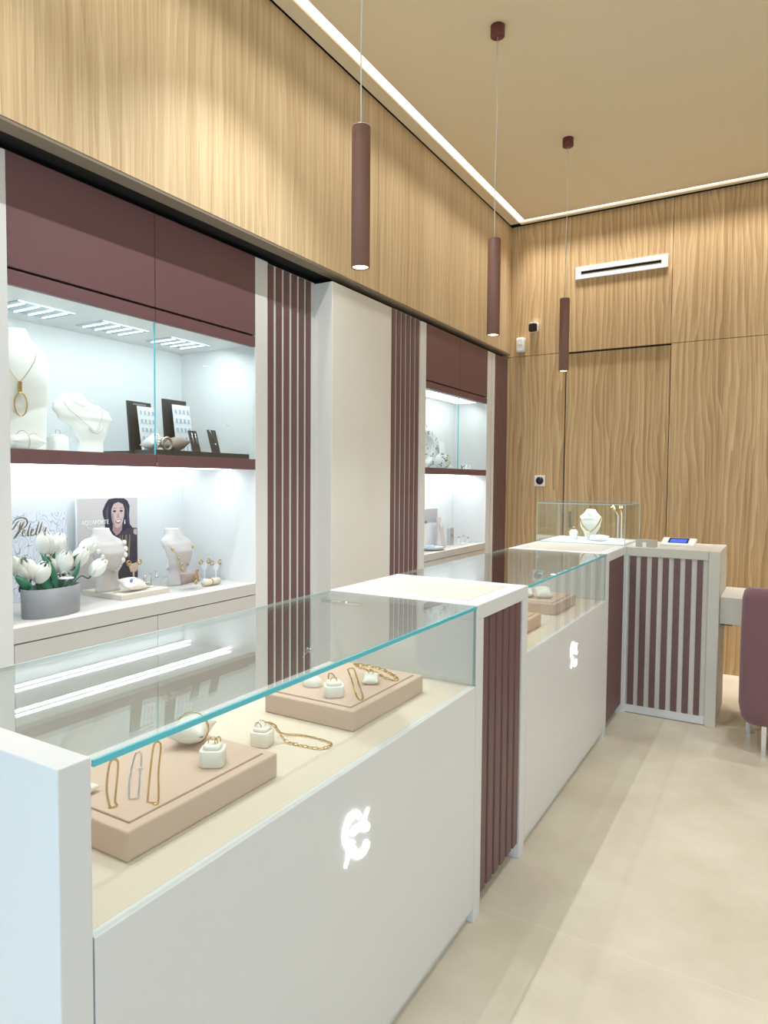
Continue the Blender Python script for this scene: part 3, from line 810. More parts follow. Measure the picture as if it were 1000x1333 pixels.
chain_thing([(-1.197, 1.846, zt_), (-1.123, 1.848, zt_), (-1.05, 1.82, zt_), (-0.993, 1.775, zt_), (-0.992, 1.757, zt_), (-1.02, 1.762, zt_), (-1.088, 1.800, zt_), (-1.150, 1.818, zt_), (-1.185, 1.84, zt_)],
            'heavy gold link chain along the far edge of the tray', M['gold'], step=0.017, wr=0.0019, lw=0.0052, name='link_chain')
pillow('ring_pad', (-1.045, 1.705, 0.859), 0.050, 0.062, 0.028, 0.5, 'tilted white ring pad beside the heavy gold link chain', M['leath'], tilt=0.2)
ring((-1.045, 1.705, 0.878), 0.2, 'gold ring on the tilted white pad', M['gold'], 0.008)
# middle counter pillows
pillow('bracelet_pillow', (-1.06, 3.44, 0.874), 0.085, 0.095, 0.055, 0.5, 'white cushion in front on the middle counter tray', M['leath'], tilt=0.35)
pillow('bracelet_pillow', (-1.150, 3.42, 0.872), 0.085, 0.10, 0.05, 0.3, 'white cushion behind another on the middle counter tray', M['leath'], tilt=0.2)

# ------------------------------------------------------------------ glass case on the cash desk
ZL = 1.0455
t = thing('countertop_glass_case', (-1.135, 4.68, ZL), 'clear glass countertop case holding a bust with a gold necklace', 'glass case')
bx('base_board', M['paper'], t, -1.40, -0.86, 4.45, 4.925, ZL, ZL + 0.008)
zg0, zg1 = ZL, 1.302
for (a, b, c, d) in ((-1.42, -0.85, 4.434, 4.440), (-1.42, -0.85, 4.924, 4.930), (-1.42, -1.414, 4.440, 4.924), (-0.856, -0.85, 4.440, 4.924)):
    bx('glass_pane', M['glass'], t, a, b, c, d, zg0, zg1)
bx('glass_lid', M['glass'], t, -1.42, -0.85, 4.434, 4.930, zg1, zg1 + 0.006)
f = MB()
for (x, y) in ((-1.4205, 4.4335), (-0.8525, 4.4335), (-0.8525, 4.9275), (-1.4205, 4.9275)): f.box(x, x + 0.003, y, y + 0.003, zg0, zg1)
f.box(-1.42, -0.85, 4.433, 4.4345, zg1, zg1 + 0.007); f.box(-0.8505, -0.849, 4.434, 4.930, zg1, zg1 + 0.007); f.box(-1.421, -1.4195, 4.434, 4.930, zg1, zg1 + 0.007); f.box(-1.42, -0.85, 4.9295, 4.931, zg1, zg1 + 0.007)
f.build('glass_edges', M['tealdk'], t)
zb = ZL + 0.0085
bt, pt, T = bust('necklace_bust', (-1.125, 4.68, zb), -PI / 2 + 0.1, [(0.0, 0.020, 0.02, 0.02, 0, 0), (0.03, 0.036, 0.026, 0.02, 0.0, 0), (0.10, 0.066, 0.034, 0.02, -0.004, 0), (0.145, 0.073, 0.032, 0.018, -0.010, 0), (0.165, 0.060, 0.030, 0.018, -0.014, 0), (0.178, 0.045, 0.030, 0.02, -0.016, 0), (0.200, 0.032, 0.028, 0.02, -0.018, 0), (0.207, 0.026, 0.02, 0.016, -0.018, 0)],
                 'white necklace bust inside the countertop glass case', M['bust'])
necklace(drape(pt, 0.165, 0.055, 1.25, 0.003), 'gold collar necklace on the bust in the countertop glass case', 0.0045, M['gold'])
ring_block((-1.242, 4.70, zb), 0.1, 'white ring stand inside the countertop glass case', 0.052, 0.055, M['paper'])
ring((-1.242, 4.70, zb + 0.072), 0.3, 'ring on the stand in the countertop glass case', M['gold'], 0.009, M['pearl'])
pillow('display_dish', (-1.05, 4.62, zb + 0.022), 0.13, 0.07, 0.036, 0.15, 'white leaf shaped dish beside the bust in the glass case', M['paper'], tilt=0.3)
for (x0, x1, lb) in ((-0.944, -0.985, 'gold topped earring stand leaning outward in the glass case'), (-0.921, -0.928, 'straight gold topped earring stand at the corner of the glass case')):
    t = thing('earring_stand', (x0, 4.68, zb), lb, 'earring stand')
    MB().lathe([(0.014, 0), (0.014, 0.004), (0.003, 0.006)], (x0, 4.68, zb), 16).tube([(x0, 4.68, zb + 0.004), (x0, 4.68, zb + 0.17), ((x0 * 0.6 + x1 * 0.4), 4.68, zb + 0.20), (x1, 4.68, zb + 0.225)], 0.0035, 8).build('rod', M['crystal'], t)
    MB().tube([((x0 * 0.7 + x1 * 0.3), 4.68, zb + 0.195), (x1, 4.68, zb + 0.232)], 0.008, 8, rr=[0.005, 0.012]).build('earring_tip', M['gold'], t)
# things on the cash desk
t = thing('card_holder', (-0.73, 4.49, ZL), 'brushed metal card holder on the striped cash desk', 'card holder')
f = MB(); f.box(-0.79, -0.67, 4.462, 4.470, ZL, ZL + 0.045); f.box(-0.79, -0.67, 4.512, 4.520, ZL, ZL + 0.045); f.box(-0.79, -0.67, 4.470, 4.512, ZL, ZL + 0.008)
f.build('holder_body', M['tan'], t, bevel=0.001)
bx('card_stack', M['paper'], t, -0.752, -0.722, 4.472, 4.51, ZL + 0.008, ZL + 0.043)
t = thing('white_card', (-0.722, 4.455, ZL), 'small white block leaning on the metal card holder', 'card')
bx('label_block', M['paper'], t, -0.748, -0.726, 4.453, 4.461, ZL, ZL + 0.028)
t = thing('payment_terminal', (-0.57, 4.66, ZL), 'white payment terminal with a blue screen on the cash desk', 'payment terminal')
T = tm((-0.565, 4.66, ZL + 0.022), 0.30, 0, -0.05)
MB().xbox(T, 0.20, 0.12, 0.022).build('terminal_body', M['plastic'], t, bevel=0.006)
MB().xbox(T @ Matrix.Translation((0, 0.005, 0.0112)), 0.118, 0.082, 0.003).build('screen_bezel', M['blackgloss'], t)
MB().xbox(T @ Matrix.Translation((0, -0.004, 0.013)), 0.096, 0.055, 0.002).build('screen', M['screen'], t)

# ------------------------------------------------------------------ upper niche of the tulip cabinet
ZU = 1.546 - 0.002
tall = [(0.0, 0.085, 0.02, 0.012, 0.03, 0), (0.10, 0.092, 0.022, 0.012, 0.02, 0), (0.25, 0.104, 0.026, 0.012, 0.004, 0), (0.33, 0.108, 0.030, 0.012, -0.006, 0), (0.37, 0.100, 0.032, 0.014, -0.012, 0), (0.405, 0.066, 0.032, 0.018, -0.018, 0), (0.425, 0.046, 0.034, 0.02, -0.022, 0), (0.448, 0.040, 0.034, 0.022, -0.026, 0), (0.454, 0.036, 0.030, 0.020, -0.026, 0)]
bt, pt, T = bust('necklace_bust', (-2.45, 1.487, ZU), -0.35, tall, 'tallest white necklace bust, wearing an oval gold pendant', M['bust'])
def oval_pend(t):
    p = pt(0.255, 0.0, 0.006)
    MB().box(p.x - 0.004, p.x + 0.004, p.y - 0.006, p.y + 0.006, p.z - 0.04, p.z).build('bail', M['gold'], t)
    MB().torus(tm((p.x + 0.004, p.y, p.z - 0.083), PI / 2, 0, PI / 2 - 0.3), 0.042, 0.0026, 26, 8, sx=0.5).build('oval_drop', M['gold'], t)
necklace(drape(pt, 0.44, 0.255, 0.95, 0.002, power=1.15), 'fine chain with an oval gold drop on the tallest bust', 0.0009, M['gold'], pend=oval_pend)
mid = [(0.0, 0.062, 0.018, 0.016, 0.012, 0.005), (0.05, 0.058, 0.018, 0.014, 0.012, 0.008), (0.10, 0.090, 0.024, 0.016, 0.016, 0.002), (0.145, 0.128, 0.030, 0.018, 0.006, -0.012), (0.175, 0.132, 0.030, 0.018, -0.004, -0.022), (0.198, 0.110, 0.032, 0.020, -0.012, -0.036), (0.220, 0.062, 0.034, 0.024, -0.02, -0.048), (0.240, 0.047, 0.034, 0.026, -0.026, -0.052), (0.247, 0.043, 0.030, 0.022, -0.026, -0.052)]
bt, pt2, T = bust('necklace_bust', (-2.45, 1.775, ZU), 0.05, mid, 'low white necklace bust with wide shoulders in the upper niche', M['bust'])
def bar_pend(t):
    P = [pt2(0.085 + 0.03 * abs(u) ** 2 + 0.012 * u, 0.1 + 0.35 * u, 0.004) for u in (-1, -0.5, 0, 0.5, 1)]
    MB().tube(P, 0.0022, 6).build('curved_bar', M['steel'], t)
necklace(drape(pt2, 0.225, 0.09, 0.9, 0.002, power=1.1), 'fine chain with a curved silver bar on the low wide bust', 0.0008, M['steel'], pend=bar_pend)
necklace(drape(pt2, 0.232, 0.19, 0.75, 0.002, power=1.1), 'short fine necklace worn high on the low wide bust', 0.0007, M['steel'])
o = pillow('bracelet_pillow', (-2.33, 1.435, ZU + 0.03), 0.09, 0.13, 0.058, 0.1, 'white bracelet cushion in front of the tallest bust', M['bust'])
t = thing('wire_bangle', (-2.33, 1.43, ZU + 0.03), 'dark wire bangle with a knot on the white cushion in front of the tallest bust', 'bangle')
MB().torus(tm((-2.325, 1.425, ZU + 0.031), PI / 2, 0, 0.1), 0.040, 0.0014, 26, 6).tube([(-2.285, 1.42, ZU + 0.05), (-2.284, 1.44, ZU + 0.062), (-2.29, 1.46, ZU + 0.060)], 0.0012, 6).build('wire', M['steel'], t)
ring_block((-2.43, 1.632, ZU), 0.0, 'white ring stand between the two busts of the upper niche', 0.062, 0.062, M['bust'])
ring((-2.43, 1.632, ZU + 0.080), PI / 2, 'silver ring with a stone on the stand between the two busts', M['silver'], 0.010, M['crystal'])
def slab(y0, y1, x0, x1, z0, z1, label, name='riser_slab'):
    o = bx(name, M['blackcard'], None, x0, x1, y0, y1, z0, z1, bevel=0.001, org=((x0 + x1) / 2, (y0 + y1) / 2, z0)); return setmeta(o, label, 'display riser')
slab(1.937, 2.464, -2.57, -2.40, ZU, ZU + 0.022, 'dark slab under the framed earring boards')
slab(1.961, 2.522, -2.395, -2.25, ZU, ZU + 0.026, 'dark slab nearest the glass under the small black cards')
def earring_board(y0, y1, h, turn, label, clabel, letter):
    z0 = ZU + 0.0225
    T = face_x((-2.50, (y0 + y1) / 2, z0 + h / 2), -0.08, turn)
    t = thing('jewellery_board', (-2.50, (y0 + y1) / 2, z0), label, 'display board')
    w = y1 - y0
    MB().xbox(T, w, h, 0.010).build('board', M['blackcard'], t, bevel=0.001)
    if letter:
        m = MB()
        for k in range(8):
            m.xbox(T @ Matrix.Translation((-0.035 + 0.010 * k, h / 2 - 0.012, 0.0053)), 0.005, 0.005, 0.0006)
        m.build('faint_lettering', M['greyprint'], t)
    # white earring card leaning on it
    hc, wc = h * 0.90, w * 0.74
    T2 = face_x((-2.462, (y0 + y1) / 2 + 0.012, z0 + hc / 2 + 0.001), -0.14, turn)
    c = thing('earring_card', (-2.462, (y0 + y1) / 2 + 0.012, z0), clabel, 'earring card')
    MB().xbox(T2, wc, hc, 0.003).build('card', M['paper'], c)
    for r_ in range(5):
        for q in range(4):
            MB().xbox(T2 @ Matrix.Translation((-wc * 0.34 + q * wc * 0.23, hc * 0.36 - r_ * hc * 0.19, 0.0028)), wc * 0.10, hc * 0.085, 0.003).build('earring', M['bluepaper'], c)
earring_board(2.012, 2.153, 0.225, 0.10, 'black display board with faint lettering, nearer the low wide bust', 'white card of pale blue earrings leaning on the lettered black board', True)
earring_board(2.216, 2.360, 0.255, 0.0, 'taller black display board just beyond the glass door joint', 'white card of pale blue earrings leaning on the taller black board', False)
pillow('watch_pillow', (-2.36, 2.035, ZU + 0.0265 + 0.035), 0.07, 0.10, 0.06, 0.2, 'striped bracelet cushion in front of the lettered black board', M['greyvelvet'], tilt=0.3)
pillow('watch_pillow', (-2.36, 2.160, ZU + 0.0265 + 0.033), 0.075, 0.115, 0.065, -0.1, 'dark grey satin cushion in front of the taller black board', M['taupe'], tilt=0.25)
for (yy, lb, cy, cz) in ((2.08, 'pearl bracelet strung round the striped cushion', 2.035, 0.062), (2.165, 'dark cuff bracelet lying at the glass door joint', 2.075, 0.055)):
    t = thing('bracelet', (-2.33, cy, ZU + cz), lb, 'bracelet')
    if 'pearl' in lb:
        m = MB()
        for k in range(20):
            a = 2 * PI * k / 20
            m.ball((-2.36 + 0.036 * math.cos(a), cy + 0.012 * math.sin(a), ZU + 0.062 + 0.036 * math.sin(a)), 0.0055, 6)
        m.build('pearl_strand', M['pearl'], t)
    else:
        MB().torus(tm((-2.32, cy, ZU + 0.0265 + 0.030), PI / 2, 0, PI / 2), 0.026, 0.006, 24, 8).build('cuff', M['steel'], t)
def small_card(y, z, w, h, turn, label, kind):
    T = face_x((-2.34, y, z + h / 2), -0.28, turn)
    t = thing('jewellery_card', (-2.34, y, z), label, 'jewellery card')
    MB().xbox(T, w, h, 0.004).build('card', M['blackcard'], t)
    P = lambda a, b: T @ Vector((a, b, 0.004))
    if kind == 'earrings':
        for s in (-0.2, 0.2): MB().tube([P(s * w, h * 0.38), P(s * w, h * 0.05), P(s * w * 1.2, -h * 0.15)], 0.002, 6).build('drop_earring', M['silver'], t)
    else:
        MB().tube([P(-0.25 * w, h * 0.48), P(0.05 * w, -h * 0.1), P(0.2 * w, h * 0.48)], 0.001, 6).build('chain', M['silver'], t)
        MB().ball(tuple(P(0.05 * w, -h * 0.15)), 0.006, 6).build('pendant', M['silver'], t)
small_card(2.253, ZU + 0.0265, 0.055, 0.10, 0.1, 'small black card with two silver drop earrings', 'earrings')
small_card(2.375, ZU + 0.0265, 0.060, 0.112, 0.1, 'small black card with a silver pendant, nearest the niche side', 'necklace')
o = bx('glass_lock_plate', M['paper'], None, -2.22, -2.2175, 2.33, 2.362, 1.692, 1.697, org=(-2.22, 2.346, 1.694))
setmeta(o, 'tiny white sticker on the glass door beside the taller black board', 'sticker'); o.name = 'door_sticker'

# ------------------------------------------------------------------ lower niche of the tulip cabinet
ZD = 0.9425
# planter with tulips
PC = Vector((-2.335, 1.533, ZD))
t = thing('tulip_planter', tuple(PC), 'oval grey planter of white tulips on the cabinet ledge', 'planter')
Tp = Matrix.Rotation(0.12, 4, 'Z')
def oval(z, a, b, n=40): return [PC + Tp @ Vector((b * math.cos(2 * PI * k / n), a * math.sin(2 * PI * k / n), z)) for k in range(n)]
A_, B_ = 0.114, 0.070
MB().rings([oval(0.0, A_, B_), oval(0.105, A_ + 0.003, B_ + 0.003), oval(0.105, A_ - 0.003, B_ - 0.003), oval(0.02, A_ - 0.004, B_ - 0.004)], caps=False).build('pot', M['pot'], t)
MB().rings([oval(0.075, A_ - 0.004, B_ - 0.004), oval(0.085, A_ - 0.02, B_ - 0.02), oval(0.088, 0.02, 0.01)]).build('pebbles', M['soil'], t)
def tulip(head, direction, size, root, bend=0.0):
    head = Vector(head); d = Vector(direction).normalized()
    q = d.to_track_quat('Z', 'Y').to_matrix().to_4x4()
    T = Matrix.Translation(head) @ q
    m = MB()
    for layer, (cnt, ro, off) in enumerate(((3, 1.0, 0.0), (3, 0.9, PI / 3))):
        for k in range(cnt):
            a0 = 2 * PI * k / cnt + off
            def F(u, v, a0=a0, ro=ro):
                h = u
                rad = size * 0.42 * ro * (math.sin(PI * (0.10 + 0.80 * h)) ** 0.75) * (1 - 0.12 * h)
                half = 1.15 * (math.sin(PI * min(1, 0.12 + 0.86 * h)) ** 0.6) * (1.0 if h < 0.72 else max(0.06, 1 - ((h - 0.72) / 0.28) ** 2))
                a = a0 + (v - 0.5) * 2 * half * 0.95
                return T @ Vector((rad * math.cos(a), rad * math.sin(a), size * (h - 0.5) * 1.12 - size * 0.03 * (abs(v - 0.5) * 2) ** 2))
            m.grid(F, 10, 8, 0.0008)
    fl = m.build('tulip_flower', M['petal'], t, recalc=False)
    r = Vector(root); e = T @ Vector((0, 0, -size * 0.5))
    mid_ = (r + e) / 2 + Vector((0, 0, 0.02)) + Vector((0, bend, 0))
    MB().tube(smooth_path([r, mid_, e - d * 0.02, e], 18), 0.003, 7).build('tulip_stem', M['stem'], fl)
zr = ZD + 0.083
tulip((-2.40, 1.553, 1.206), (0.15, -0.1, 1), 0.080, (-2.39, 1.52, zr))
tulip((-2.42, 1.618, 1.196), (0.1, 0.35, 1), 0.075, (-2.40, 1.55, zr))
tulip((-2.36, 1.455, 1.122), (0.3, -0.55, 1), 0.080, (-2.36, 1.47, zr))
tulip((-2.345, 1.505, 1.102), (0.5, 0.15, 0.9), 0.075, (-2.37, 1.50, zr))
tulip((-2.37, 1.613, 1.128), (0.25, 0.1, 1), 0.080, (-2.37, 1.56, zr))
tulip((-2.40, 1.575, 1.115), (0.3, -0.6, 0.9), 0.070, (-2.38, 1.54, zr))
tulip((-2.39, 1.695, 1.140), (0.2, 0.45, 0.9), 0.078, (-2.37, 1.59, zr))
tulip((-2.42, 1.752, 1.172), (0.1, 0.9, 0.75), 0.078, (-2.39, 1.60, zr))
tulip((-2.36, 1.752, 1.092), (0.4, 0.55, 0.8), 0.074, (-2.35, 1.615, zr))
tulip((-2.40, 1.425, 1.135), (0.2, -0.5, 1), 0.072, (-2.39, 1.46, zr))
def leaf(p0, p1, w, sag, twist=0.0):
    p0, p1 = Vector(p0), Vector(p1)
    ax = (p1 - p0)
    side = ax.cross(Vector((1, 0, 0.0))).normalized()
    side = (Matrix.Rotation(twist, 3, ax.normalized()) @ side)
    nrm = ax.cross(side).normalized()
    def F(u, v):
        ww = w * (math.sin(PI * (0.08 + 0.90 * u)) ** 0.7) * (1 if u < 0.85 else max(0.02, (1 - u) / 0.15))
        s_ = (v - 0.5) * 2
        return p0 + ax * u + side * s_ * ww * 0.5 + nrm * (sag * math.sin(PI * u) + 0.25 * ww * (s_ * s_ - 0.5))
    MB().grid(F, 14, 6, 0.001).build('tulip_leaf', M['leaf'], t, recalc=False)
leaf((-2.35, 1.545, zr), (-2.33, 1.490, 1.14), 0.045, 0.02)
leaf((-2.36, 1.575, zr), (-2.37, 1.512, 1.17), 0.034, -0.02, 0.3)
leaf((-2.34, 1.48, zr - 0.01), (-2.33, 1.418, 1.075), 0.040, 0.03)
leaf((-2.35, 1.47, zr), (-2.35, 1.40, 1.10), 0.034, -0.02)
leaf((-2.33, 1.50, zr - 0.01), (-2.31, 1.44, 1.06), 0.038, 0.03, 0.4)
leaf((-2.38, 1.60, zr), (-2.37, 1.675, 1.155), 0.038, 0.02)
leaf((-2.36, 1.59, zr), (-2.35, 1.665, 1.13), 0.030, -0.02, 0.4)
leaf((-2.37, 1.55, zr), (-2.385, 1.585, 1.17), 0.026, 0.01)
def jewel_cup(x, y, z0, h, label):
    t_ = thing('display_cup', (x, y, z0), label, 'display cup')
    MB().lathe([(0.016, 0), (0.017, 0.003), (0.026, h), (0.024, h), (0.015, 0.006)], (x, y, z0), 20, caps=False).build('cup_wall', M['glass'], t_)
    MB().lathe([(0.004, h - 0.006), (0.026, h - 0.004), (0.0265, h), (0.004, h + 0.002)], (x, y, z0), 20).build('cup_pad', M['paper'], t_)
    return t_
for (x, y, h, lb, lr) in ((-2.335, 1.595, 0.040, 'clear cup in the planter rim nearest the poster, topped with hoops', 'silver hoop pair on the cup nearest the poster'),
                          (-2.44, 1.49, 0.105, 'clear cup standing between the tulips by the line drawing board', 'silver hoop pair on the cup by the line drawing board'),
                          (-2.44, 1.60, 0.105, 'clear cup standing behind the upright tulips', 'gold hoop pair on the cup behind the upright tulips')):
    z0 = zr + 0.006
    jewel_cup(x, y, z0, h, lb)
    t_ = thing('hoop_earrings', (x, y, z0 + h), lr, 'earrings')
    for s in (-0.011, 0.011):
        MB().torus(tm((x, y + s, z0 + h + 0.013), PI / 2, 0, PI / 2 + s * 30), 0.0095, 0.0022, 18, 6).build('hoop', M['gold'] if 'gold' in lr else M['silver'], t_)
# line drawing board with bronze script
t = thing('printed_board', (-2.665, 1.63, ZD), 'pale board printed with leaf line drawings and bronze script', 'sign')
bx('board', board_print_mat(), t, -2.672, -2.662, 1.43, 1.825, ZD, 1.302)
xs = -2.661
def st(pts, r=0.0016, rr=None):
    # calligraphic stroke: slanted P and following letters, (y,z) in metres from the word's start
    P = smooth_path([(xs, 1.580 + a * 0.75, 1.197 + b * 0.78) for a, b in pts], 26)
    n_ = len(P)
    return P, [r * (0.45 + 0.9 * math.sin(PI * i / (n_ - 1))) for i in range(n_)]
m = MB()
for pts, r in (([(0.012, 0.007), (0.042, 0.045), (0.070, 0.092)], 0.0034),                                # stem of the P
               ([(-0.012, 0.054), (0.008, 0.058), (0.026, 0.082), (0.042, 0.098)], 0.0022),                # entry swash
               ([(0.004, 0.082), (0.022, 0.104), (0.052, 0.114), (0.082, 0.106), (0.088, 0.082), (0.070, 0.060), (0.052, 0.052)], 0.0022),
               ([(0.052, 0.092), (0.046, 0.070), (0.040, 0.052)], 0.0022),
               ([(0.062, 0.030), (0.074, 0.040), (0.074, 0.050), (0.062, 0.042), (0.060, 0.022), (0.072, 0.016), (0.082, 0.026)], 0.0014),    # e
               ([(0.108, 0.086), (0.096, 0.050), (0.090, 0.020), (0.098, 0.018)], 0.0024),                  # t
               ([(0.110, 0.032), (0.122, 0.044), (0.118, 0.052), (0.110, 0.042), (0.108, 0.022), (0.120, 0.018), (0.130, 0.028)], 0.0018),    # e
               ([(0.156, 0.088), (0.144, 0.054), (0.136, 0.024), (0.144, 0.022)], 0.0024),                  # l
               ([(0.176, 0.088), (0.164, 0.054), (0.156, 0.026), (0.166, 0.026)], 0.0024),                  # l
               ([(0.186, 0.056), (0.178, 0.046), (0.178, 0.034), (0.188, 0.036), (0.198, 0.056), (0.194, 0.038), (0.202, 0.036)], 0.0016)):   # a
    P, rr = st(pts, r); m.tube(P, r, 6, rr=rr)
m.build('script_lettering', M['goldink'], t)
# poster: woman with long dark hair
t = thing('poster_board', (-2.665, 2.035, ZD), 'poster of a smiling woman with long dark hair on a pale background', 'poster')
yl, yr, z1 = 1.875, 2.197, 1.357
bx('poster_sheet', M['posterbg'], t, -2.672, -2.663, yl, yr, ZD, z1)
bx('poster_border', M['paper'], t, -2.674, -2.664, yl - 0.003, yr + 0.003, ZD, z1 + 0.003)
W_, H_ = yr - yl, z1 - ZD
def pp(u, v, d): return (-2.663 + d, yl + u * W_, z1 - v * H_)     # u,v fractions of the sheet
def flat(name, pts, m_, d):
    # laminated print layer
    mb = MB(); mb.prism([pp(u, v, d) for u, v in pts], (0.0005, 0, 0)); return mb.build(name, m_, t)
flat('printed_hair', [(0.50, 0.012), (0.45, 0.06), (0.40, 0.14), (0.405, 0.19), (0.43, 0.24), (0.44, 0.33), (0.42, 0.37), (0.46, 0.42), (0.55, 0.45), (0.70, 0.45), (0.90, 0.40), (0.93, 0.36), (0.86, 0.30), (0.85, 0.20), (0.86, 0.09), (0.82, 0.03), (0.76, 0.004), (0.60, 0.0)], M['hair'], 0.0)
flat('printed_dress', [(0.52, 0.42), (0.60, 0.40), (0.66, 0.42), (0.78, 0.36), (0.88, 0.34), (0.99, 0.35), (0.995, 0.93), (0.60, 0.93), (0.55, 0.75), (0.50, 0.55)], M['dress'], 0.0004)
for k, (u0, w0) in enumerate(((0.70, 0.018), (0.76, 0.03), (0.83, 0.018), (0.66, 0.012))):
    flat('printed_satin_fold', [(u0 + 0.02, 0.42), (u0 + 0.02 + w0, 0.42), (u0 + w0 * 1.3, 0.62), (u0 + 0.01, 0.72), (u0 - 0.01, 0.60)], M['satin'], 0.0008)
flat('printed_hair_sheen', [(0.50, 0.07), (0.45, 0.15), (0.46, 0.24), (0.50, 0.33), (0.49, 0.24), (0.49, 0.15)], M['hairlight'], 0.0004)
flat('printed_hair_sheen', [(0.80, 0.08), (0.815, 0.18), (0.82, 0.28), (0.87, 0.35), (0.835, 0.29), (0.835, 0.17)], M['hairlight'], 0.0004)
flat('printed_arm', [(0.93, 0.36), (0.98, 0.36), (0.985, 0.42), (0.955, 0.43), (0.92, 0.40)], M['skin'], 0.0008)
flat('printed_neck', [(0.57, 0.28), (0.73, 0.28), (0.72, 0.36), (0.68, 0.40), (0.62, 0.42), (0.56, 0.36)], M['skinsh'], 0.0008)
flat('printed_face', [(0.66, 0.045), (0.585, 0.065), (0.545, 0.12), (0.54, 0.18), (0.55, 0.25), (0.585, 0.31), (0.635, 0.335), (0.69, 0.32), (0.735, 0.27), (0.76, 0.20), (0.765, 0.13), (0.74, 0.07)], M['skin'], 0.0012)
flat('printed_cheek', [(0.54, 0.16), (0.575, 0.18), (0.585, 0.25), (0.61, 0.315), (0.575, 0.30), (0.55, 0.25)], M['skinsh'], 0.0016)
for u0 in (0.595, 0.71):
    flat('printed_eye', [(u0 - 0.032, 0.145), (u0, 0.132), (u0 + 0.032, 0.142), (u0 + 0.012, 0.158), (u0 - 0.015, 0.158)], M['hair'], 0.0016)
    flat('printed_brow', [(u0 - 0.042, 0.122), (u0, 0.108), (u0 + 0.042, 0.116), (u0, 0.115)], M['hair'], 0.0016)
flat('printed_nose', [(0.655, 0.16), (0.675, 0.21), (0.665, 0.222), (0.635, 0.218), (0.642, 0.20)], M['skinsh'], 0.0016)
flat('printed_lips', [(0.60, 0.25), (0.645, 0.245), (0.71, 0.238), (0.69, 0.275), (0.65, 0.288), (0.615, 0.275)], M['lips'], 0.0016)
flat('printed_smile', [(0.612, 0.254), (0.65, 0.252), (0.70, 0.246), (0.68, 0.264), (0.645, 0.27)], M['whiteink'], 0.002)
flat('printed_earring', [(0.765, 0.245), (0.775, 0.245), (0.78, 0.29), (0.77, 0.30), (0.76, 0.29)], M['whiteink'], 0.0016)
text_mesh('AQUAFORTE', 0.028, face_x(pp(0.275, 0.262, 0.003), 0, 0), M['whiteink'], 'poster_lettering', t, sx=0.86)
MB().tube(smooth_path([pp(0.14, 0.305, 0.001), pp(0.24, 0.335, 0.001), pp(0.36, 0.325, 0.001), pp(0.40, 0.31, 0.001)], 20), 0.0012, 5).build('lettering_swash', M['whiteink'], t)
# low platform with bust and earring pieces
o = bx('display_platform', M['greige'], None, -2.60, -2.345, 1.852, 2.105, ZD, ZD + 0.022, bevel=0.001, org=(-2.47, 1.98, ZD))
setmeta(o, 'low greige suede platform in front of the poster', 'display platform')
ZP = ZD + 0.0225
drap = [(0.0, 0.060, 0.034, 0.030, 0.010, 0.0), (0.02, 0.055, 0.032, 0.028, 0.010, 0.0), (0.07, 0.049, 0.030, 0.020, 0.010, 0.002), (0.115, 0.066, 0.036, 0.018, 0.018, 0.004), (0.16, 0.080, 0.042, 0.018, 0.016, 0.004), (0.195, 0.088, 0.040, 0.018, 0.004, 0.0), (0.215, 0.086, 0.036, 0.020, -0.008, -0.002), (0.228, 0.062, 0.036, 0.024, -0.014, -0.002), (0.240, 0.043, 0.036, 0.028, -0.018, -0.002), (0.262, 0.036, 0.033, 0.028, -0.024, -0.002), (0.268, 0.035, 0.030, 0.025, -0.024, -0.002)]
bA, ptA, T = bust('necklace_bust', (-2.51, 1.900, ZP), 0.05, drap, 'grey velvet bust in front of the poster with a pearl necklace', M['greyvelvet'])
pa = drape(ptA, 0.215, 0.075, 1.15, 0.005, n=30, power=1.5)
necklace(pa, 'silver necklace with green and pearl beads on the bust by the poster', 0.0014, M['silver'], (3, 5, 7, 23, 25, 27, 29), M['pearl'], 0.0095)
necklace(drape(ptA, 0.20, 0.085, 1.0, 0.004, n=30, power=2.6), 'plain silver collar on the bust by the poster', 0.0016, M['silver'])
bB, ptB, T = bust('necklace_bust', (-2.50, 2.285, ZD), 0.05, drap, 'grey velvet bust standing alone on the ledge by the niche corner', M['greyvelvet'])
for ch in children(bB): ch.scale = (1.0, 1.0, 1.0)
pb = drape(ptB, 0.225, 0.06, 1.1, 0.005, n=30, power=1.1)
necklace(pb, 'long necklace with gold rings on the bust by the niche corner', 0.0009, M['steel'], (4, 8, 11, 13, 19, 26), M['gold'], 0.0065)
pillow('jewellery_pillow', (-2.40, 1.952, ZP + 0.032), 0.075, 0.125, 0.050, 0.1, 'cream satin cushion with a blue stone bracelet on the platform', M['leath'], tilt=-0.1, ry=0.45)
t = thing('bracelet', (-2.39, 1.945, ZP + 0.05), 'silver bracelet with a blue stone over the cream satin cushion', 'bracelet')
MB().torus(tm((-2.398, 1.950, ZP + 0.034), 0, PI / 2 + 0.45, 0.1), 0.036, 0.0014, 26, 6, sx=0.75).build('band', M['silver'], t)
MB().ball((-2.372, 1.922, ZP + 0.050), 0.008, 8, sx=0.6).build('blue_stone', M['bluestone'], t)
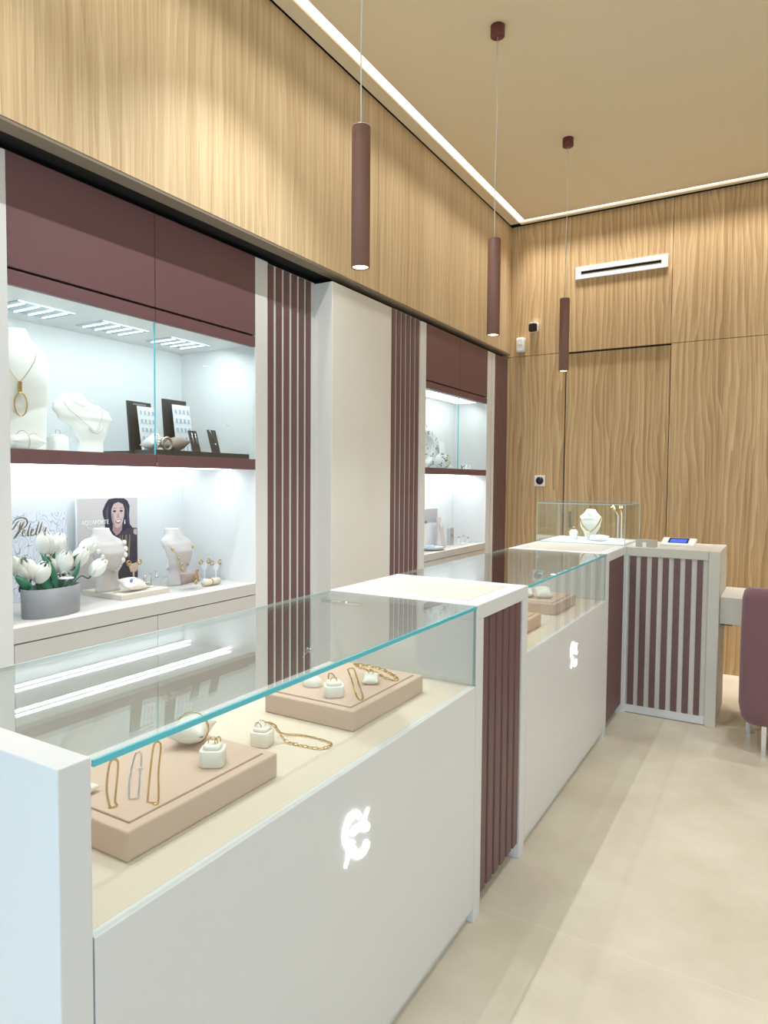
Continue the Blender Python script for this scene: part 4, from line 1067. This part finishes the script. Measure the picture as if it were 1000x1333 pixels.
def t_stand(x, y, z0, h, w, label, elabel, m, style):
    t_ = thing('earring_stand', (x, y, z0), label, 'earring stand')
    if style == 'plate':
        MB().lathe([(0.022, 0), (0.022, 0.003), (0.004, 0.005)], (x, y, z0), 20).build('base', m, t_)
        MB().tube([(x, y, z0 + 0.003), (x, y, z0 + h * 0.7)], 0.0045, 8).build('post', m, t_)
        MB().prism([(x - 0.003, y - w * 0.25, z0 + h * 0.55), (x - 0.003, y + w * 0.25, z0 + h * 0.55), (x - 0.003, y + w / 2, z0 + h), (x - 0.003, y, z0 + h * 0.93), (x - 0.003, y - w / 2, z0 + h)], (0.006, 0, 0)).build('cross_bar', m, t_)
    else:
        MB().lathe([(0.020, 0), (0.020, 0.003), (0.003, 0.005)], (x, y, z0), 20).build('base', M['crystal'], t_)
        MB().tube([(x, y, z0 + 0.003), (x, y, z0 + h * 0.8)], 0.003, 8).build('post', m, t_)
        MB().tube(smooth_path([(x, y - w / 2, z0 + h * 0.78), (x, y - w * 0.32, z0 + h), (x, y, z0 + h * 0.8), (x, y + w * 0.32, z0 + h), (x, y + w / 2, z0 + h * 0.78)], 24), 0.0016, 6).build('curved_arm', m, t_)
    e_ = thing('hanging_earrings', (x, y, z0 + h), elabel, 'earrings')
    for s in (-1, 1):
        if style == 'plate': MB().torus(tm((x + 0.004, y + s * w * 0.48, z0 + h - 0.002), PI / 2, 0, PI / 2), 0.011, 0.0028, 18, 6).build('hoop', M['gold'], e_)
        else: MB().ball((x, y + s * w / 2, z0 + h * 0.70), 0.006, 7).ball((x, y + s * w / 2, z0 + h * 0.58), 0.0075, 7, sz=1.2).build('drop', M['silver'], e_)
t_stand(-2.575, 2.100, ZP, 0.098, 0.062, 'beige earring stand in front of the poster', 'gold hoops on the beige stand in front of the poster', M['tray'], 'plate')
t_stand(-2.43, 2.075, ZP, 0.070, 0.066, 'wire earring stand at the platform edge', 'silver drop earrings on the wire stand at the platform edge', M['steel'], 'wire')
t_stand(-2.505, 2.474, ZD, 0.092, 0.055, 'earring stand beside the white wall socket', 'gold hoops on the stand beside the wall socket', M['crystal'], 'plate')
t_stand(-2.443, 2.490, ZD, 0.090, 0.058, 'earring stand nearest the niche side panel', 'gold hoops on the stand nearest the niche side panel', M['crystal'], 'plate')
t = thing('brooch', (-2.42, 2.03, ZP), 'silver leaf brooch lying on the greige platform', 'brooch')
m = MB()
for k in range(5):
    a = -0.8 + 0.4 * k
    m.ball((-2.42 + 0.02 * math.cos(a) - 0.01, 2.03 + 0.026 * math.sin(a), ZP + 0.014), 0.012, 6, sx=0.5, sy=0.6, sz=1.1)
m.build('leaf_cluster', M['silver'], t)
o = pillow('bracelet_pillow', (-2.335, 2.215, ZD + 0.055), 0.055, 0.115, 0.042, 0.0, 'taupe velvet cushion standing on edge in front of the lone bust', M['taupe'], ry=PI / 2 - 0.2, tilt=0, cat='display pillow')
o.rotation_euler = (0, 0, 0)
t = thing('rose_gold_bracelet', (-2.31, 2.235, ZD + 0.05), 'gold flower bracelet on the taupe velvet cushion', 'bracelet')
m = MB()
for (dy, dz) in ((0, 0.0), (0.006, 0.018), (0.010, 0.034), (0.003, -0.018)):
    m.torus(tm((-2.308, 2.225 + dy, ZD + 0.05 + dz), 0, PI / 2, 0), 0.008, 0.002, 14, 6)
m.build('flower_links', M['gold'], t)
t = thing('bracelet_roll', (-2.33, 2.35, ZD), 'small greige bracelet roll lying on the ledge', 'bracelet roll')
MB().lathe([(0.001, -0.052), (0.016, -0.05), (0.017, 0), (0.016, 0.05), (0.001, 0.052)], (-2.335, 2.35, ZD + 0.0172), 18, T=Matrix.Rotation(PI / 2, 4, 'X')).build('roll', M['greige'], t)
MB().torus(tm((-2.335, 2.345, ZD + 0.0175), PI / 2, 0, 0), 0.0185, 0.003, 20, 6).build('gold_band', M['gold'], t)
t = thing('wall_socket', (-2.705, 2.47, 1.03), 'white wall socket on the niche back beside the lone bust', 'wall socket')
bx('socket_plate', M['plastic'], t, -2.709, -2.700, 2.41, 2.51, 0.99, 1.08, bevel=0.002)
f = MB()
for k in (2.437, 2.46, 2.483): f.box(-2.7, -2.699, k - 0.004, k + 0.004, 1.03, 1.045)
f.build('socket_holes', M['pot'], t)

# ------------------------------------------------------------------ wreath cabinet contents
ZW = 1.538 - 0.002
wc = Vector((-2.325, 4.53, 1.695))
t = thing('winter_wreath', (wc.x, wc.y, ZW), 'round white wreath with frosted green leaves', 'wreath')
MB().torus(tm(wc, 0, PI / 2, 0), 0.125, 0.034, 36, 10).build('wreath_ring', M['snow'], t)
m = MB(); rnd = random.Random(3)
for k in range(95):
    a = 2 * PI * k / 95 + rnd.uniform(-0.05, 0.05)
    r = 0.125 + rnd.uniform(-0.03, 0.045)
    p = wc + Vector((0.030 + rnd.uniform(-0.01, 0.012), r * math.cos(a), r * math.sin(a)))
    T = tm(p, rnd.uniform(0, 6), rnd.uniform(-0.6, 0.6), rnd.uniform(-0.6, 0.6))
    m.use(M['snowleaf'] if rnd.random() < 0.55 else M['snow'])
    m.prism([T @ Vector(q) for q in ((0, -0.016, 0), (0, 0, 0.007), (0, 0.018, 0), (0, 0, -0.007))], (0.0015, 0, 0))
m.build('frosted_leaves', None, t)
MB().lathe([(0.09, -0.006), (0.092, 0.0), (0.09, 0.006)], tuple(wc), 36, T=Matrix.Rotation(PI / 2, 4, 'Y')).build('centre_disc', M['snow'], t)
text_mesh('R', 0.024, face_x((wc.x + 0.007, wc.y + 0.030, wc.z + 0.022), 0, 0), M['wallnut'], 'disc_lettering', t)
text_mesh('N', 0.024, face_x((wc.x + 0.007, wc.y + 0.050, wc.z - 0.006), 0, 0), M['wallnut'], 'disc_lettering', t)
m = MB()
for k in range(14):
    T = tm((wc.x + 0.010, wc.y - 0.03 + rnd.uniform(-0.02, 0.025), wc.z - 0.02 + rnd.uniform(-0.03, 0.025)), rnd.uniform(0, 6), 0, 0)
    m.prism([T @ Vector(q) for q in ((0, -0.014, 0), (0, 0, 0.005), (0, 0.014, 0), (0, 0, -0.005))], (0.0015, 0, 0))
m.build('disc_sprig', M['snowleaf'], t)
MB().xbox(tm((wc.x + 0.009, wc.y - 0.005, wc.z - 0.052), 0.12), 0.003, 0.085, 0.007).build('disc_twig', M['wallnut'], t)
t = thing('frosted_ball', (-2.22, 4.628, ZW), 'frosted white ball with green sprigs beside the wreath', 'ornament')
MB().ball((-2.22, 4.628, ZW + 0.060), 0.060, 14).build('ball', M['snow'], t)
m = MB()
for k in range(40):
    a, b = rnd.uniform(-1.5, 1.5), rnd.uniform(-1.0, 1.3)
    d_ = Vector((math.cos(b) * math.cos(a), math.cos(b) * math.sin(a), math.sin(b)))
    T = Matrix.Translation(Vector((-2.22, 4.628, ZW + 0.06)) + d_ * 0.060) @ d_.to_track_quat('X', 'Z').to_matrix().to_4x4() @ Matrix.Rotation(rnd.uniform(0, 6), 4, 'X')
    m.prism([T @ Vector(q) for q in ((0, -0.012, 0), (0, 0, 0.005), (0, 0.012, 0), (0, 0, -0.005))], (0.0015, 0, 0))
m.build('sprigs', M['snowleaf'], t)
def acrylic_card(y, z, w, h, label, x=-2.28):
    o = MB().xbox(face_x((x, y, z + h / 2), -0.12, 0.05), w, h, 0.004).build('clear_card', M['paper'], None, org=(x, y, z)); return setmeta(o, label, 'display card')
acrylic_card(4.93, ZW, 0.11, 0.225, 'tall white card behind the frosted ball', -2.36)
pillow('jewellery_pillow', (-2.26, 4.80, ZW + 0.022), 0.07, 0.10, 0.04, 0.1, 'small white cushion between the frosted ball and the green bow', M['snow'])
t = thing('ribbon_bow', (-2.20, 4.965, ZW), 'small green bow on the wreath cabinet shelf', 'bow')
MB().tube([(-2.2, 4.935, ZW + 0.034), (-2.2, 4.95, ZW + 0.012), (-2.2, 4.985, ZW + 0.03), (-2.2, 5.0, ZW + 0.036)], 0.004, 6).tube([(-2.2, 4.95, ZW + 0.012), (-2.2, 4.948, ZW + 0.003), (-2.2, 4.97, ZW + 0.003)], 0.004, 6).build('ribbon', M['leaf'], t)
for k, (y, lb) in enumerate(((5.03, 'small white ring cone next to the green bow'), (5.09, 'small white ring cone in the middle of the row after the bow'), (5.15, 'small white ring cone nearest the niche side'))):
    t = thing('ring_cone', (-2.22, y, ZW), lb, 'ring cone', 'ring cones in the wreath niche')
    MB().lathe([(0.016, 0), (0.015, 0.004), (0.005, 0.040), (0.001, 0.043)], (-2.22, y, ZW), 16).build('cone', M['snow'], t)
    MB().torus(tm((-2.22, y, ZW + 0.024)), 0.0105, 0.0016, 16, 6).build('band', M['silver'], t)
# lower niche of the wreath cabinet
t = thing('brand_board', (-2.30, 4.575, ZD), 'grey and white board with small blue lettering', 'sign')
bx('board', M['paper'], t, -2.31, -2.30, 4.40, 4.735, ZD, 1.245)
bx('grey_field', M['greyprint'], t, -2.3005, -2.2995, 4.41, 4.725, 1.13, 1.235)
text_mesh('DIAM', 0.034, face_x((-2.2985, 4.50, 1.135), 0, 0), M['bluestone'], 'board_lettering', t)
t = thing('easel_card', (-2.24, 4.65, ZD), 'tilted pale pink easel card in front of the grey and white board', 'display card')
T = face_x((-2.24, 4.67, ZD + 0.115), -0.2, 0.15)
MB().xbox(T, 0.11, 0.23, 0.005).build('card', mat('pinkish_card', rgb(214, 205, 208), 0.6), t)
MB().tube([T @ Vector((0.01, 0.03, 0.004)), T @ Vector((0.035, 0.085, 0.004))], 0.0035, 6).build('printed_mark', M['whiteink'], t)
t = thing('watch_stand', (-2.25, 4.87, ZD), 'narrow grey stand with a round dark charm', 'display stand')
bx('stand_block', M['greyprint'], t, -2.27, -2.24, 4.835, 4.90, ZD, 1.077)
MB().ball((-2.238, 4.862, 1.022), 0.010, 8, sx=0.5).build('charm', M['greenstone'], t)
t = thing('round_dish', (-2.20, 4.50, ZD), 'round pale dish with a steel rim at the ledge corner of the wreath cabinet', 'dish')
MB().lathe([(0.06, 0), (0.10, 0.008), (0.115, 0.022), (0.112, 0.022), (0.098, 0.011), (0.004, 0.006)], (-2.225, 4.44, ZD), 32).build('plate', M['plastic'], t)
MB().torus(tm((-2.225, 4.44, ZD + 0.022)), 0.114, 0.003, 36, 6).build('rim', M['steel'], t)
t = thing('bracelet', (-2.225, 4.46, ZD + 0.02), 'blue and silver bracelet lying in the round dish', 'bracelet')
MB().torus(tm((-2.225, 4.45, ZD + 0.022)), 0.035, 0.005, 20, 6).build('band', M['bluepaper'], t)
for (y, h, lb) in ((4.97, 0.055, 'short clear jewel stand beside the narrow grey stand'), (5.06, 0.060, 'clear jewel stand with dark earrings on the far ledge'), (5.15, 0.040, 'smallest clear jewel stand at the far end of the ledge')):
    t = thing('jewel_stand', (-2.23, y, ZD), lb, 'jewel stand')
    MB().lathe([(0.014, 0), (0.014, 0.003), (0.004, 0.006), (0.004, h)], (-2.23, y, ZD), 14).build('post', M['crystal'], t)
    MB().ball((-2.228, y - 0.010, ZD + h), 0.007, 6).ball((-2.228, y + 0.010, ZD + h), 0.007, 6).build('studs', M['steel'], t)

# ------------------------------------------------------------------ light
def area(name, loc, rot, sx, sy, power, col, spread=180):
    l = bpy.data.lights.new(name, 'AREA'); l.shape = 'RECTANGLE'; l.size = sx; l.size_y = sy; l.energy = power; l.color = col
    l.spread = math.radians(spread)
    o = bpy.data.objects.new(name, l); COL.objects.link(o); o.location = loc; o.rotation_euler = rot; return o
def spot(name, loc, power, col, ang, blend=0.5, rad=0.03, rot=(0, 0, 0)):
    l = bpy.data.lights.new(name, 'SPOT'); l.energy = power; l.color = col; l.spot_size = math.radians(ang); l.spot_blend = blend; l.shadow_soft_size = rad
    o = bpy.data.objects.new(name, l); COL.objects.link(o); o.location = loc; o.rotation_euler = rot; return o
WARM = (1.0, 0.97, 0.93); NEUT = (0.93, 0.965, 1.0); COOL = (0.84, 0.945, 1.0)
# LED line round the ceiling, lensed downwards
area('led_line_side', (-1.965, 2.0, ZC + 0.008), (0, 0, 0), 0.05, 7.2, 16.5, WARM, 49)
area('led_line_back', (0.3, 5.592, ZC + 0.008), (0, 0, 0), 4.5, 0.05, 16, WARM, 49)
# recessed downlights
for y, p in ((-0.5, 6), (0.9, 46), (2.2, 62)): spot('downlight_side', (-1.45, y, ZC - 0.01), p, NEUT, 100, 0.6, 0.012)
for x in (0.2, 1.5):
    for y, p in ((-0.4, 7), (1.2, 36), (2.8, 46), (4.4, 46)): spot('downlight_hall', (x, y, ZC - 0.01), p, NEUT, 112, 0.5, 0.05)
for y in PY: spot('pendant_light', (px, y, 2.155), 6.5, NEUT, 120, 0.5, 0.012)
# daylight through the shop window
area('shop_window_daylight', (0.15, FY - 0.15, 1.4), (PI / 2, 0, 0), 4.0, 2.6, 40, (0.60, 0.80, 1.0), 180)
# cabinet lights
for a, b, xa, xb, r_, c_ in LP: area('niche_led', (-2.36, (a + b) / 2, 2.080), (0, 0.28, 0), 0.17, 0.23, 1.25, COOL)
area('niche_led', (-2.20, 4.67, 2.065), (0, 0.45, 0), 0.18, 0.95, 2.6, COOL)
area('shelf_led', (X1 - 0.167, 1.92, 1.491), (0, 0.15, 0), 0.015, 1.18, 1.5, COOL)
area('shelf_led', (-2.66, 1.92, 1.491), (0, 0, 0), 0.015, 1.18, 0.35, COOL)
area('shelf_led', (-2.20, 4.66, 1.486), (0, 0.3, 0), 0.015, 1.05, 1.5, COOL)
area('case_led', (-1.135, 4.68, 1.298), (0, 0, 0), 0.5, 0.02, 1.2, COOL)
w = bpy.data.worlds.new('world'); w.use_nodes = True; S.world = w
w.node_tree.nodes['Background'].inputs['Color'].default_value = (0.62, 0.78, 1.0, 1)
w.node_tree.nodes['Background'].inputs['Strength'].default_value = 0.8

# ------------------------------------------------------------------ camera
cam = bpy.data.cameras.new('camera'); co = bpy.data.objects.new('camera', cam); COL.objects.link(co)
yaw, pit, rol = (math.radians(v) for v in (30.475, -2.6986, 0.4448))
fwd = Vector((-math.sin(yaw) * math.cos(pit), math.cos(yaw) * math.cos(pit), math.sin(pit)))
r0 = Vector((math.cos(yaw), math.sin(yaw), 0)); u0 = r0.cross(fwd)
r = r0 * math.cos(rol) + u0 * math.sin(rol); u = -r0 * math.sin(rol) + u0 * math.cos(rol)
Rm = Matrix((r, u, -fwd)).transposed()
co.matrix_world = Matrix.Translation((0, 0, 1.45)) @ Rm.to_4x4()
cam.sensor_fit = 'VERTICAL'; cam.sensor_height = 36.0; cam.lens = 883.1 / 1333 * 36.0; cam.clip_start = 0.02
S.camera = co
S.view_settings.view_transform = 'Standard'; S.view_settings.look = 'None'; S.view_settings.gamma = 1.0
S.view_settings.use_curve_mapping = False; S.view_settings.exposure = 0.68
S.cycles.use_denoising = True
S.cycles.max_bounces = 10; S.cycles.diffuse_bounces = 5; S.cycles.glossy_bounces = 6; S.cycles.transmission_bounces = 8; S.cycles.transparent_max_bounces = 32
S.cycles.sample_clamp_indirect = 4.0
